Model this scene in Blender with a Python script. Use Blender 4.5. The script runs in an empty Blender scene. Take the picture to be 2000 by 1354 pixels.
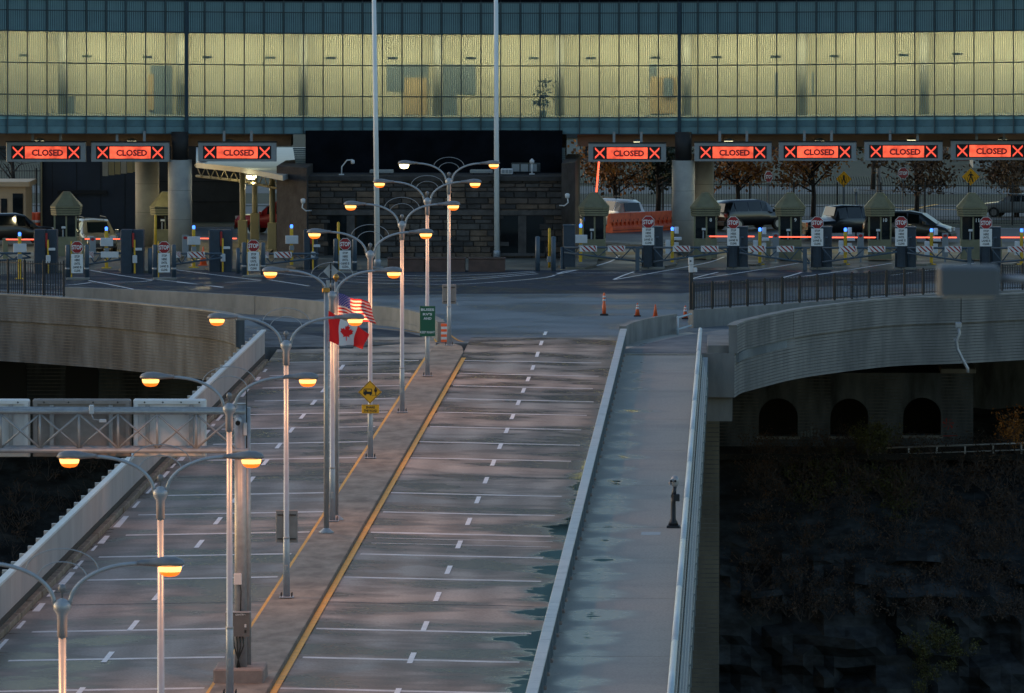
import bpy, math, random
from mathutils import Vector, Matrix
R_ = random.Random(7)
sc = bpy.context.scene
col = sc.collection

# ---------------------------------------------------------------- camera
F, H, VX, VY = 15000.0, 20.5, 1440.0, -237.0       # focal length in photo pixels, eye height, vanishing point of the bridge
PITCH = math.atan((677 - VY) / F)
YAW = math.atan((VX - 1000) / F * math.cos(PITCH))
fw = Vector((-math.sin(YAW) * math.cos(PITCH), math.cos(YAW) * math.cos(PITCH), -math.sin(PITCH)))
rt = Vector((math.cos(YAW), math.sin(YAW), 0))
up = rt.cross(fw)
cam_d = bpy.data.cameras.new('camera')
cam = bpy.data.objects.new('camera', cam_d)
col.objects.link(cam)
cam.location = (0, 0, H)
cam.rotation_euler = (math.pi / 2 - PITCH, 0, YAW)
cam_d.sensor_width = 36
cam_d.lens = 36 * F / 2000
cam_d.clip_start = 1
cam_d.clip_end = 5000
cam_d.dof.use_dof = True
cam_d.dof.focus_distance = 320
cam_d.dof.aperture_fstop = 8
sc.camera = cam

# ---------------------------------------------------------------- sky, sun, exposure
EXPO = 1.5
KE = 2 ** -EXPO                      # keeps lamp and screen brightness in step with the exposure
SUN_EL, SUN_ROT = math.radians(12), math.radians(290)
w = bpy.data.worlds.new('World')
sc.world = w
w.use_nodes = True
nt = w.node_tree
bg = nt.nodes['Background']
sky = nt.nodes.new('ShaderNodeTexSky')
sky.sky_type = 'NISHITA'
sky.sun_disc = False
sky.sun_elevation = SUN_EL
sky.sun_rotation = SUN_ROT
sky.air_density = 1.2
sky.dust_density = 1.0
sky.ozone_density = 2.4
nt.links.new(sky.outputs[0], bg.inputs[0])
bg.inputs[1].default_value = 0.08
sun_d = bpy.data.lights.new('sun', 'SUN')
sun_d.energy = 0.02
sun_d.angle = math.radians(30)
sun_d.color = (1.0, 0.86, 0.74)
sun = bpy.data.objects.new('sun', sun_d)
col.objects.link(sun)
sun.rotation_euler = Vector((math.sin(SUN_ROT) * math.cos(SUN_EL), math.cos(SUN_ROT) * math.cos(SUN_EL), math.sin(SUN_EL))).to_track_quat('Z', 'Y').to_euler()
sc.view_settings.view_transform = 'Standard'
sc.view_settings.look = 'None'
sc.view_settings.exposure = EXPO
sc.view_settings.gamma = 1.0
sc.view_settings.use_curve_mapping = False
sc.cycles.use_denoising = True
sc.cycles.max_bounces = 6
sc.cycles.transparent_max_bounces = 12
sc.cycles.caustics_reflective = False
sc.cycles.caustics_refractive = False
sc.cycles.sample_clamp_indirect = 4.0


# ---------------------------------------------------------------- helpers
def ray(px, py):
    return fw * F + rt * (px - 1000) + up * (677 - py)


def G(px, py, z=0.0):                       # the point of height z seen at a photo pixel
    d = ray(px, py)
    t = (z - H) / d.z
    return Vector((d.x * t, d.y * t, z))


def AY(px, py, Y):                          # the point at depth Y seen at a photo pixel
    d = ray(px, py)
    t = Y / d.y
    return Vector((d.x * t, Y, H + d.z * t))


def XX(px, Y):
    return AY(px, 500, Y).x


def ZZ(py, Y, px=1440):
    return AY(px, py, Y).z


class MB:
    def __init__(s):
        s.v, s.f, s.m, s.s = [], [], [], []
        s.mi = 0

    def face(s, idx, smooth=False):
        s.f.append(tuple(idx)); s.m.append(s.mi); s.s.append(smooth)

    def add(s, pts):
        n = len(s.v)
        s.v.extend([tuple(p) for p in pts])
        return n

    def poly(s, pts, smooth=False):
        n = s.add(pts)
        s.face(range(n, n + len(pts)), smooth)
        return s

    def box(s, x0, x1, y0, y1, z0, z1):
        n = s.add([(x, y, z) for z in (z0, z1) for y in (y0, y1) for x in (x0, x1)])
        for q in ((0, 2, 3, 1), (4, 5, 7, 6), (0, 1, 5, 4), (2, 6, 7, 3), (0, 4, 6, 2), (1, 3, 7, 5)):
            s.face([n + i for i in q])
        return s

    def cbox(s, c, sx, sy, sz):
        return s.box(c[0] - sx / 2, c[0] + sx / 2, c[1] - sy / 2, c[1] + sy / 2, c[2] - sz / 2, c[2] + sz / 2)

    def bbox(s, x0, x1, y0, y1, z0, z1, b):          # box with chamfered upright edges and top
        pl = [(x0 + b, y0), (x1 - b, y0), (x1, y0 + b), (x1, y1 - b), (x1 - b, y1), (x0 + b, y1), (x0, y1 - b), (x0, y0 + b)]
        cx, cy = (x0 + x1) / 2, (y0 + y1) / 2
        kx, ky = 1 - 2 * b / (x1 - x0), 1 - 2 * b / (y1 - y0)
        tp = [(cx + (x - cx) * kx, cy + (y - cy) * ky) for x, y in pl]
        n = s.add([(x, y, z0) for x, y in pl] + [(x, y, z1 - b) for x, y in pl] + [(x, y, z1) for x, y in tp])
        for k in range(8):
            j = (k + 1) % 8
            s.face([n + k, n + j, n + 8 + j, n + 8 + k])
            s.face([n + 8 + k, n + 8 + j, n + 16 + j, n + 16 + k])
        s.face([n + 16 + k for k in range(8)])
        s.face([n + 7 - k for k in range(8)])
        return s

    def cyl(s, a, b, r0, r1=None, n=10, caps=True):
        a, b = Vector(a), Vector(b)
        r1 = r0 if r1 is None else r1
        d = (b - a).normalized()
        t = Vector((0, 0, 1)) if abs(d.z) < .9 else Vector((1, 0, 0))
        u = d.cross(t).normalized(); w_ = d.cross(u)
        k = len(s.v)
        for p, r in ((a, r0), (b, r1)):
            s.add([p + (u * math.cos(2 * math.pi * i / n) + w_ * math.sin(2 * math.pi * i / n)) * r for i in range(n)])
        for i in range(n):
            j = (i + 1) % n
            s.face([k + i, k + n + i, k + n + j, k + j], True)
        if caps:
            s.face([k + i for i in range(n)])
            s.face([k + n + n - 1 - i for i in range(n)])
        return s

    def tube(s, pts, r, n=8, caps=True):
        pts = [Vector(p) for p in pts]
        rs = r if isinstance(r, (list, tuple)) else [r] * len(pts)
        k = len(s.v)
        u = None
        for i, p in enumerate(pts):
            d = (pts[min(i + 1, len(pts) - 1)] - pts[max(i - 1, 0)]).normalized()
            if u is None:
                t = Vector((0, 0, 1)) if abs(d.z) < .9 else Vector((0, 1, 0))
                u = d.cross(t).normalized()
            else:
                u = (u - d * u.dot(d)).normalized()
            w_ = d.cross(u)
            s.add([p + (u * math.cos(2 * math.pi * q / n) + w_ * math.sin(2 * math.pi * q / n)) * rs[i] for q in range(n)])
        for i in range(len(pts) - 1):
            for q in range(n):
                j = (q + 1) % n
                s.face([k + i * n + q, k + (i + 1) * n + q, k + (i + 1) * n + j, k + i * n + j], True)
        if caps:
            s.face([k + q for q in range(n)])
            m = k + (len(pts) - 1) * n
            s.face([m + n - 1 - q for q in range(n)])
        return s

    def lathe(s, prof, c=(0, 0, 0), n=14):
        k = len(s.v)
        for r, z in prof:
            s.add([(c[0] + r * math.cos(2 * math.pi * i / n), c[1] + r * math.sin(2 * math.pi * i / n), c[2] + z) for i in range(n)])
        for j in range(len(prof) - 1):
            for i in range(n):
                q = (i + 1) % n
                s.face([k + j * n + i, k + j * n + q, k + (j + 1) * n + q, k + (j + 1) * n + i], True)
        s.face([k + n - 1 - i for i in range(n)])
        m = k + (len(prof) - 1) * n
        s.face([m + i for i in range(n)])
        return s

    def prism(s, poly, y0, y1):                       # polygon in x,z pushed along y (y0 nearer)
        n = len(poly)
        k = s.add([(x, y0, z) for x, z in poly] + [(x, y1, z) for x, z in poly])
        s.face([k + i for i in range(n)])
        s.face([k + 2 * n - 1 - i for i in range(n)])
        for i in range(n):
            j = (i + 1) % n
            s.face([k + i, k + n + i, k + n + j, k + j])
        return s

    def slab(s, poly, z0, z1):                        # polygon in x,y pushed along z
        n = len(poly)
        k = s.add([(x, y, z0) for x, y in poly] + [(x, y, z1) for x, y in poly])
        s.face([k + n - 1 - i for i in range(n)])
        s.face([k + n + i for i in range(n)])
        for i in range(n):
            j = (i + 1) % n
            s.face([k + i, k + j, k + n + j, k + n + i])
        return s

    def data(s, name, mats):
        me = bpy.data.meshes.new(name)
        me.from_pydata(s.v, [], s.f)
        for m in (mats if isinstance(mats, (list, tuple)) else [mats]):
            me.materials.append(m)
        me.polygons.foreach_set('material_index', s.m)
        me.polygons.foreach_set('use_smooth', s.s)
        me.update()
        return me

    def build(s, name, mats, parent=None, loc=(0, 0, 0), rotz=0):
        return link(name, s.data(name, mats), parent, loc, rotz)


def link(name, me, parent=None, loc=(0, 0, 0), rotz=0, scale=None):
    o = bpy.data.objects.new(name, me)
    col.objects.link(o)
    o.parent = parent
    o.location = loc
    o.rotation_euler = (0, 0, rotz)
    if scale:
        o.scale = scale
    return o


def tag(o, label=None, cat=None, group=None, kind=None):
    if label: o['label'] = label
    if cat: o['category'] = cat
    if group: o['group'] = group
    if kind: o['kind'] = kind
    return o


def thing(name, label, cat, loc=(0, 0, 0), rotz=0, group=None):
    o = link(name, None, None, loc, rotz)
    return tag(o, label, cat, group)


def copy_tree(o, parent=None):
    c = o.copy()
    col.objects.link(c)
    c.parent = parent
    for ch in o.children:
        copy_tree(ch, c)
    return c


# ---------------------------------------------------------------- materials
def M(name, c, rough=.6, metal=0.0, var=0.0, scale=2.0, c2=None, bump=0.0, bscale=30.0, emit=None, estr=0.0, stretch=(1, 1, 1), spec=.5, detail=5.0, lo=.35, hi=.65):
    m = bpy.data.materials.new(name)
    m.use_nodes = True
    t = m.node_tree
    b = t.nodes['Principled BSDF']
    b.inputs['Base Color'].default_value = (*c, 1)
    b.inputs['Roughness'].default_value = rough
    b.inputs['Metallic'].default_value = metal
    b.inputs['Specular IOR Level'].default_value = spec
    if var or c2 or bump:
        g = t.nodes.new('ShaderNodeNewGeometry')
        mp = t.nodes.new('ShaderNodeVectorMath'); mp.operation = 'MULTIPLY'
        mp.inputs[1].default_value = stretch
        t.links.new(g.outputs['Position'], mp.inputs[0])
    if var or c2:
        n = t.nodes.new('ShaderNodeTexNoise')
        n.inputs['Scale'].default_value = scale
        n.inputs['Detail'].default_value = detail
        n.inputs['Roughness'].default_value = .62
        t.links.new(mp.outputs[0], n.inputs['Vector'])
        r = t.nodes.new('ShaderNodeMapRange')
        r.inputs[1].default_value, r.inputs[2].default_value = lo, hi
        t.links.new(n.outputs['Fac'], r.inputs[0])
        mx = t.nodes.new('ShaderNodeMix'); mx.data_type = 'RGBA'
        a = c if c2 else tuple(x * (1 - var) for x in c)
        bb = c2 if c2 else tuple(min(1, x * (1 + var)) for x in c)
        mx.inputs[6].default_value = (*a, 1)
        mx.inputs[7].default_value = (*bb, 1)
        t.links.new(r.outputs[0], mx.inputs[0])
        t.links.new(mx.outputs[2], b.inputs['Base Color'])
    if bump:
        n2 = t.nodes.new('ShaderNodeTexNoise')
        n2.inputs['Scale'].default_value = bscale
        n2.inputs['Detail'].default_value = 4
        t.links.new(mp.outputs[0], n2.inputs['Vector'])
        bp = t.nodes.new('ShaderNodeBump')
        bp.inputs['Strength'].default_value = bump
        bp.inputs['Distance'].default_value = .05
        t.links.new(n2.outputs['Fac'], bp.inputs['Height'])
        t.links.new(bp.outputs[0], b.inputs['Normal'])
    if emit:
        b.inputs['Emission Color'].default_value = (*emit, 1)
        b.inputs['Emission Strength'].default_value = estr
    return m


def wet_mat(name, c_dry, c_wet, r_dry, r_wet, scale, gutter=None, lo=.43, hi=.57, pud_scale=.8, pud_w=1.0, stripe=None, c_pud=(.012, .03, .032), g_dry=.12, g_wet=.5, tyre=None):
    """paving with damp patches and, along the line x = gutter, standing water"""
    m = bpy.data.materials.new(name)
    m.use_nodes = True
    t = m.node_tree
    b = t.nodes['Principled BSDF']
    N, L = t.nodes.new, t.links.new
    g = N('ShaderNodeNewGeometry')
    n1 = N('ShaderNodeTexNoise'); n1.inputs['Scale'].default_value = scale; n1.inputs['Detail'].default_value = 6; n1.inputs['Roughness'].default_value = .55
    st = N('ShaderNodeVectorMath'); st.operation = 'MULTIPLY'; st.inputs[1].default_value = (1.0, 1.25, 1)
    L(g.outputs['Position'], st.inputs[0]); L(st.outputs[0], n1.inputs['Vector'])
    mr = N('ShaderNodeMapRange'); mr.inputs[1].default_value = lo; mr.inputs[2].default_value = hi
    L(n1.outputs['Fac'], mr.inputs[0])
    n3 = N('ShaderNodeTexNoise'); n3.inputs['Scale'].default_value = 14; n3.inputs['Detail'].default_value = 5
    L(g.outputs['Position'], n3.inputs['Vector'])
    mx = N('ShaderNodeMix'); mx.data_type = 'RGBA'
    mx.inputs[6].default_value = (*c_dry, 1); mx.inputs[7].default_value = (*c_wet, 1)
    L(mr.outputs[0], mx.inputs[0])
    br = N('ShaderNodeMix'); br.data_type = 'RGBA'; br.blend_type = 'MULTIPLY'
    br.inputs[0].default_value = 1
    cr = N('ShaderNodeMapRange'); cr.inputs[1].default_value = .3; cr.inputs[2].default_value = .7; cr.inputs[3].default_value = .82; cr.inputs[4].default_value = 1.15
    L(n3.outputs['Fac'], cr.inputs[0]); L(mx.outputs[2], br.inputs[6]); L(cr.outputs[0], br.inputs[7])
    rr = N('ShaderNodeMapRange'); rr.inputs[3].default_value = r_dry; rr.inputs[4].default_value = r_wet
    L(mr.outputs[0], rr.inputs[0])
    if tyre is not None:                            # slab-to-slab tone and dark wheel paths
        oi = N('ShaderNodeObjectInfo')
        ot = N('ShaderNodeMapRange'); ot.inputs[3].default_value = .84; ot.inputs[4].default_value = 1.10
        L(oi.outputs['Random'], ot.inputs[0])
        sx0 = N('ShaderNodeSeparateXYZ'); L(g.outputs['Position'], sx0.inputs[0])
        nw = N('ShaderNodeTexNoise'); nw.inputs['Scale'].default_value = .5; L(st.outputs[0], nw.inputs['Vector'])
        xx = N('ShaderNodeMath'); xx.operation = 'MULTIPLY_ADD'; xx.inputs[1].default_value = 2 * math.pi / 1.68; xx.inputs[2].default_value = tyre
        L(sx0.outputs[0], xx.inputs[0])
        cs = N('ShaderNodeMath'); cs.operation = 'SINE'; L(xx.outputs[0], cs.inputs[0])
        am = N('ShaderNodeMath'); am.operation = 'MULTIPLY'; L(cs.outputs[0], am.inputs[0]); L(nw.outputs['Fac'], am.inputs[1])
        tw = N('ShaderNodeMath'); tw.operation = 'MULTIPLY_ADD'; tw.inputs[1].default_value = .24; tw.inputs[2].default_value = 1.0; L(am.outputs[0], tw.inputs[0])
        tm = N('ShaderNodeMath'); tm.operation = 'MULTIPLY'; L(tw.outputs[0], tm.inputs[0]); L(ot.outputs[0], tm.inputs[1])
        br2 = N('ShaderNodeMix'); br2.data_type = 'RGBA'; br2.blend_type = 'MULTIPLY'; br2.inputs[0].default_value = 1
        L(br.outputs[2], br2.inputs[6]); L(tm.outputs[0], br2.inputs[7])
        br = br2
    bump = N('ShaderNodeBump'); bump.inputs['Strength'].default_value = .25; bump.inputs['Distance'].default_value = .02
    L(n3.outputs['Fac'], bump.inputs['Height'])
    colour, rough, bstr = br.outputs[2], rr.outputs[0], None
    if gutter is not None:
        sx = N('ShaderNodeSeparateXYZ'); L(g.outputs['Position'], sx.inputs[0])
        d = N('ShaderNodeMath'); d.operation = 'SUBTRACT'; d.inputs[1].default_value = gutter; L(sx.outputs[0], d.inputs[0])
        ab = N('ShaderNodeMath'); ab.operation = 'ABSOLUTE'; L(d.outputs[0], ab.inputs[0])
        n2 = N('ShaderNodeTexNoise'); n2.noise_dimensions = '2D'; n2.inputs['Scale'].default_value = pud_scale; n2.inputs['Detail'].default_value = 7; n2.inputs['Roughness'].default_value = .6
        st2 = N('ShaderNodeVectorMath'); st2.operation = 'MULTIPLY'; st2.inputs[1].default_value = (.25, .5, 1)
        L(g.outputs['Position'], st2.inputs[0]); L(st2.outputs[0], n2.inputs['Vector'])
        wv = N('ShaderNodeMapRange'); wv.inputs[1].default_value = .38 if stripe else .39; wv.inputs[2].default_value = .72; wv.inputs[3].default_value = 0; wv.inputs[4].default_value = pud_w * 2.2
        L(n2.outputs['Fac'], wv.inputs[0])
        wid = wv.outputs[0]
        if not stripe:                              # the gutter drains towards the plaza, so the pools lie nearer
            fy = N('ShaderNodeMapRange'); fy.inputs[1].default_value = 250; fy.inputs[2].default_value = 290; fy.inputs[3].default_value = 1; fy.inputs[4].default_value = .12
            L(sx.outputs[1], fy.inputs[0])
            fm = N('ShaderNodeMath'); fm.operation = 'MULTIPLY'; L(wid, fm.inputs[0]); L(fy.outputs[0], fm.inputs[1])
            wid = fm.outputs[0]
        if stripe:                                  # evenly spaced shallow pools between the posts
            sn = N('ShaderNodeMath'); sn.operation = 'MULTIPLY'; sn.inputs[1].default_value = 2 * math.pi / stripe; L(sx.outputs[1], sn.inputs[0])
            s2 = N('ShaderNodeMath'); s2.operation = 'SINE'; L(sn.outputs[0], s2.inputs[0])
            s3 = N('ShaderNodeMath'); s3.operation = 'MULTIPLY_ADD'; s3.inputs[1].default_value = .42; s3.inputs[2].default_value = -.1; L(s2.outputs[0], s3.inputs[0])
            s4 = N('ShaderNodeMath'); s4.operation = 'ADD'; L(wid, s4.inputs[0]); L(s3.outputs[0], s4.inputs[1])
            wid = s4.outputs[0]
            fy = N('ShaderNodeMapRange'); fy.inputs[1].default_value = 250; fy.inputs[2].default_value = 285; fy.inputs[3].default_value = 0; fy.inputs[4].default_value = -.4
            L(sx.outputs[1], fy.inputs[0])
            s5 = N('ShaderNodeMath'); s5.operation = 'ADD'; L(wid, s5.inputs[0]); L(fy.outputs[0], s5.inputs[1])
            wid = s5.outputs[0]
        df = N('ShaderNodeMath'); df.operation = 'SUBTRACT'; L(wid, df.inputs[0]); L(ab.outputs[0], df.inputs[1])
        damp = N('ShaderNodeMapRange'); damp.inputs[1].default_value = -.75 if stripe else -.55; damp.inputs[2].default_value = .12; L(df.outputs[0], damp.inputs[0])
        pud = N('ShaderNodeMapRange'); pud.inputs[1].default_value = .70 if stripe else 0; pud.inputs[2].default_value = .80 if stripe else .10; L(df.outputs[0], pud.inputs[0])
        m2 = N('ShaderNodeMix'); m2.data_type = 'RGBA'; L(damp.outputs[0], m2.inputs[0]); L(colour, m2.inputs[6]); m2.inputs[7].default_value = (*[x * .8 for x in c_wet], 1)
        m3 = N('ShaderNodeMix'); m3.data_type = 'RGBA'; L(pud.outputs[0], m3.inputs[0]); L(m2.outputs[2], m3.inputs[6]); m3.inputs[7].default_value = (*c_pud, 1)
        r2 = N('ShaderNodeMix'); L(damp.outputs[0], r2.inputs[0]); L(rough, r2.inputs[2]); r2.inputs[3].default_value = .27 if stripe else r_wet * .8
        r3 = N('ShaderNodeMix'); L(pud.outputs[0], r3.inputs[0]); L(r2.outputs[0], r3.inputs[2]); r3.inputs[3].default_value = .03
        iv = N('ShaderNodeMath'); iv.operation = 'MULTIPLY_ADD'; iv.inputs[1].default_value = -.25; iv.inputs[2].default_value = .25; L(pud.outputs[0], iv.inputs[0])
        L(iv.outputs[0], bump.inputs['Strength'])
        colour, rough = m3.outputs[2], r3.outputs[0]
    L(colour, b.inputs['Base Color']); L(rough, b.inputs['Roughness']); L(bump.outputs[0], b.inputs['Normal'])
    # dry concrete is matt; a share of the surface set by the damp mask is glossy, standing water fully so
    b.inputs['Specular IOR Level'].default_value = 0
    b2 = N('ShaderNodeBsdfPrincipled')
    b2.inputs['Specular IOR Level'].default_value = .5
    L(colour, b2.inputs['Base Color']); L(rough, b2.inputs['Roughness']); L(bump.outputs[0], b2.inputs['Normal'])
    gl = N('ShaderNodeMapRange'); gl.inputs[3].default_value = g_dry; gl.inputs[4].default_value = g_wet
    L(mr.outputs[0], gl.inputs[0])
    fac = gl.outputs[0]
    if gutter is not None:
        q1 = N('ShaderNodeMix'); L(damp.outputs[0], q1.inputs[0]); L(fac, q1.inputs[2]); q1.inputs[3].default_value = .75
        q2 = N('ShaderNodeMix'); L(pud.outputs[0], q2.inputs[0]); L(q1.outputs[0], q2.inputs[2]); q2.inputs[3].default_value = 1
        fac = q2.outputs[0]
    mxs = N('ShaderNodeMixShader')
    L(fac, mxs.inputs[0]); L(b.outputs[0], mxs.inputs[1]); L(b2.outputs[0], mxs.inputs[2])
    L(mxs.outputs[0], t.nodes['Material Output'].inputs[0])
    return m


def glow(name, c, s):
    m = bpy.data.materials.new(name)
    m.use_nodes = True
    t = m.node_tree
    b = t.nodes['Principled BSDF']
    b.inputs['Base Color'].default_value = (.02, .02, .02, 1)
    b.inputs['Emission Color'].default_value = (*c, 1)
    b.inputs['Emission Strength'].default_value = s * KE
    return m


def frit_mat(name, tint, through, white):
    """printed glass: part clear, part pale ceramic dots"""
    m = bpy.data.materials.new(name)
    m.use_nodes = True
    t = m.node_tree
    out = t.nodes['Material Output']
    b = t.nodes['Principled BSDF']
    b.inputs['Base Color'].default_value = (*white, 1)
    b.inputs['Roughness'].default_value = .25
    b.inputs['Specular IOR Level'].default_value = .4
    tr = t.nodes.new('ShaderNodeBsdfTransparent')
    tr.inputs[0].default_value = (*tint, 1)
    mx = t.nodes.new('ShaderNodeMixShader')
    mx.inputs[0].default_value = through
    t.links.new(b.outputs[0], mx.inputs[1]); t.links.new(tr.outputs[0], mx.inputs[2])
    t.links.new(mx.outputs[0], out.inputs[0])
    return m


X_RGUT, X_LGUT = -5.12, -20.1
MT = {}
MT['road'] = wet_mat('deck_concrete', (.365, .335, .295), (.095, .080, .067), .6, .24, .24, tyre=.6, g_wet=.42, gutter=X_RGUT, pud_scale=.55, pud_w=.72)
MT['road_left'] = wet_mat('deck_concrete_left', (.315, .30, .272), (.092, .083, .073), .6, .24, .24, tyre=2.2, g_wet=.42)
MT['apron'] = wet_mat('apron_concrete', (.22, .245, .262), (.12, .14, .158), .55, .28, .16)
MT['asphalt'] = wet_mat('asphalt', (.06, .068, .082), (.04, .047, .058), .55, .30, .2)
MT['lane'] = wet_mat('lane_concrete', (.20, .19, .155), (.11, .105, .09), .6, .35, .25)
MT['walk'] = wet_mat('walk_concrete', (.43, .405, .355), (.29, .272, .24), .6, .42, .22, gutter=-4.05, pud_scale=.7, pud_w=.5, stripe=5.9, lo=.5, hi=.75)
MT['median'] = M('median_concrete', (.15, .122, .095), .8, var=0, c2=(.31, .26, .205), scale=1.4, stretch=(1, .4, 1), bump=.3)
MT['kerb_stone'] = M('kerb_stone', (.10, .085, .06), .8, c2=(.23, .20, .15), scale=1.8, bump=.4, bscale=14)
MT['kerb_dark'] = M('kerb_face', (.08, .07, .06), .8, c2=(.2, .175, .14), scale=2.5, bump=.4, bscale=14)
MT['yellow_line'] = M('yellow_paint', (.85, .42, .03), .6, c2=(.6, .32, .05), scale=3, lo=.45, hi=.7)
MT['white_line'] = M('white_paint', (.80, .80, .80), .55, c2=(.58, .58, .58), scale=2.2, lo=.45, hi=.75)
MT['joint'] = M('joint_sealer', (.74, .72, .70), .6, c2=(.50, .48, .46), scale=1.1)
MT['joint_open'] = M('open_joint', (.03, .03, .032), .6)
MT['conc'] = M('smooth_concrete', (.25, .245, .23), .75, c2=(.15, .148, .14), scale=.9, bump=.2, bscale=8, stretch=(1, 1, .35))
MT['conc_side'] = M('pale_panel', (.32, .32, .335), .55, c2=(.24, .24, .255), scale=.6, stretch=(1, 1, .4))
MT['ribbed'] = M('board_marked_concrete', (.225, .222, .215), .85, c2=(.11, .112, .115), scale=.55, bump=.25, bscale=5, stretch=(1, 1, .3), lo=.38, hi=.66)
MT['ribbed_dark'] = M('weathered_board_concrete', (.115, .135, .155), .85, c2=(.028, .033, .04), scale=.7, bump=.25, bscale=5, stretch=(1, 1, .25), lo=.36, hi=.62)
MT['groove'] = M('groove_dirt_shade', (.135, .135, .132), .9, c2=(.065, .066, .068), scale=1.2)  # dirt plus the shade of the shallow grooves, put into a darker colour
MT['pier'] = M('pier_concrete', (.17, .155, .12), .85, c2=(.085, .08, .068), scale=.45, bump=.25, bscale=5, stretch=(1, 1, .3))
MT['galv'] = M('galvanised_steel', (.34, .34, .35), .45, .35, var=.12, scale=6)
MT['lamp_steel'] = M('painted_lamp_steel', (.35, .38, .42), .4, .25, var=.07, scale=5)
MT['mast_paint'] = M('mast_white_paint', (.72, .76, .78), .45, var=.05, scale=1)
MT['near_grey'] = M('near_lamp_grey', (.085, .10, .115), .6)
MT['lamp_head'] = M('lamp_housing', (.22, .215, .225), .45, .2, var=.1, scale=8)
MT['steel_dark'] = M('dark_bolts', (.03, .03, .03), .6, .4)
MT['rail_white'] = M('pale_rail_paint', (.46, .54, .58), .4, var=.06, scale=1.5)
MT['bar_grey'] = M('bar_paint', (.17, .215, .24), .5, .2)
MT['cap'] = M('barrier_cap_metal', (.42, .45, .47), .42, .2, c2=(.28, .31, .33), scale=1.1, lo=.5, hi=.7)
MT['black_iron'] = M('black_iron', (.012, .016, .022), .45)
MT['gate_blue'] = M('slate_blue_paint', (.018, .036, .060), .5, var=.15, scale=4)
MT['gate_tube'] = M('blue_grey_tube_paint', (.05, .08, .115), .45)
MT['yellow'] = M('safety_yellow', (.60, .36, .02), .5, var=.15, scale=5)
MT['white_box'] = M('white_equipment_paint', (.55, .57, .60), .45, var=.05, scale=5)
MT['red_sign'] = M('stop_sign_red', (.30, .006, .014), .4)
MT['white_sign'] = M('sign_white', (.70, .72, .74), .45)
MT['black_ink'] = M('sign_black', (.01, .01, .012), .5)
MT['green_sign'] = M('highway_green', (.004, .10, .055), .4)
MT['yellow_sign'] = M('warning_yellow', (.95, .42, .01), .45)
MT['sign_back'] = M('aluminium_sign_back', (.40, .40, .41), .5, .35, var=.08, scale=3)
MT['sign_back_dull'] = M('dull_sign_back', (.29, .255, .24), .6, .2, var=.12, scale=3)
MT['sign_back_pale'] = M('pale_sign_back', (.74, .73, .73), .5, .0, var=.05, scale=3)
MT['cabinet'] = M('cabinet_grey', (.13, .12, .115), .55, .1, var=.08, scale=6)
MT['pink_box'] = M('pale_box', (.62, .60, .60), .45)
MT['block'] = M('footing_concrete', (.30, .235, .20), .8, c2=(.20, .16, .14), scale=2.2, bump=.25)
MT['orange_cone'] = M('cone_orange', (.72, .12, .03), .5, var=.1, scale=6)
MT['orange_bar'] = M('barricade_orange', (.95, .15, .04), .5, c2=(.75, .09, .03), scale=2.5)
MT['reflect'] = M('reflective_white', (.62, .63, .65), .35)
MT['rubber'] = M('black_rubber', (.012, .012, .013), .75)
MT['booth'] = M('booth_khaki_paint', (.17, .165, .10), .5, var=.12, scale=2)
MT['booth_roof'] = M('booth_roof_metal', (.16, .15, .085), .45, .25, var=.15, scale=2.5)
MT['dark_glass'] = M('dark_glass', (.006, .010, .012), .06)
MT['round_col'] = M('column_concrete', (.36, .35, .32), .7, c2=(.27, .265, .25), scale=.9, bump=.12, bscale=10)
MT['soffit'] = M('brown_soffit', (.26, .17, .12), .6, var=.2, scale=.4)
MT['sign_case'] = M('sign_case_grey', (.22, .25, .28), .45, .2, var=.05)
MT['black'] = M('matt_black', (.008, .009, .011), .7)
MT['dark_wall'] = M('dark_upper_wall', (.0045, .006, .009), 1.0, var=.3, scale=1, spec=.05)
MT['stone'] = [M('stone_%s' % n, c, .85, var=.35, scale=1.6, bump=.5, bscale=7) for n, c in
               (('brown', (.085, .066, .056)), ('grey', (.072, .066, .064)), ('dark', (.036, .033, .033)), ('tan', (.12, .085, .062)))]
MT['mortar'] = M('stone_mortar', (.036, .032, .030), .9)
MT['teal'] = M('blue_green_panel', (.18, .33, .39), .35, .3, var=.12, scale=1.2)
MT['teal_dark'] = M('dark_teal_panel', (.12, .235, .29), .35, .2, var=.18, scale=.9)
MT['teal_pale'] = M('pale_teal_strip', (.26, .50, .56), .35, .1, var=.1, scale=.8)
MT['fin'] = M('fin_metal', (.26, .44, .50), .4, .2)
MT['mullion'] = M('mullion_metal', (.075, .115, .135), .4, .3)
MT['mullion_dark'] = M('dark_mullion_metal', (.035, .07, .10), .4, .3)
MT['frit'] = frit_mat('fritted_glass', (.60, .64, .61), .82, (.34, .50, .55))
MT['pillar'] = M('corridor_pillar', (.40, .38, .28), .8)
MT['room'] = M('corridor_plaster', (.66, .60, .40), .8, var=.06, scale=.5)
MT['room_floor'] = M('corridor_floor', (.25, .27, .25), .5)
MT['room_dark'] = M('doorway_dark', (.20, .24, .23), .6)
MT['room_warm'] = M('warm_alcove', (.62, .45, .22), .6)
MT['strip_light'] = glow('ceiling_strip_light', (1, .84, .48), 3.0)
MT['sodium'] = glow('sodium_bowl', (1, .42, .11), 3.6)
MT['sodium_rim'] = glow('sodium_bowl_rim', (1, .17, .008), 1.6)
MT['mercury'] = glow('mercury_bowl', (1, .86, .44), 7.0)
MT['downlight'] = glow('downlight', (1, .93, .55), 3.5)
MT['canopy_lamp'] = glow('canopy_lamp', (1, .85, .45), 10.0)
MT['led_red'] = glow('led_red', (1, .058, .030), 1.25)
MT['led_panel'] = None
MT['led_ink'] = glow('led_unlit', (.16, .002, .004), .6)
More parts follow.
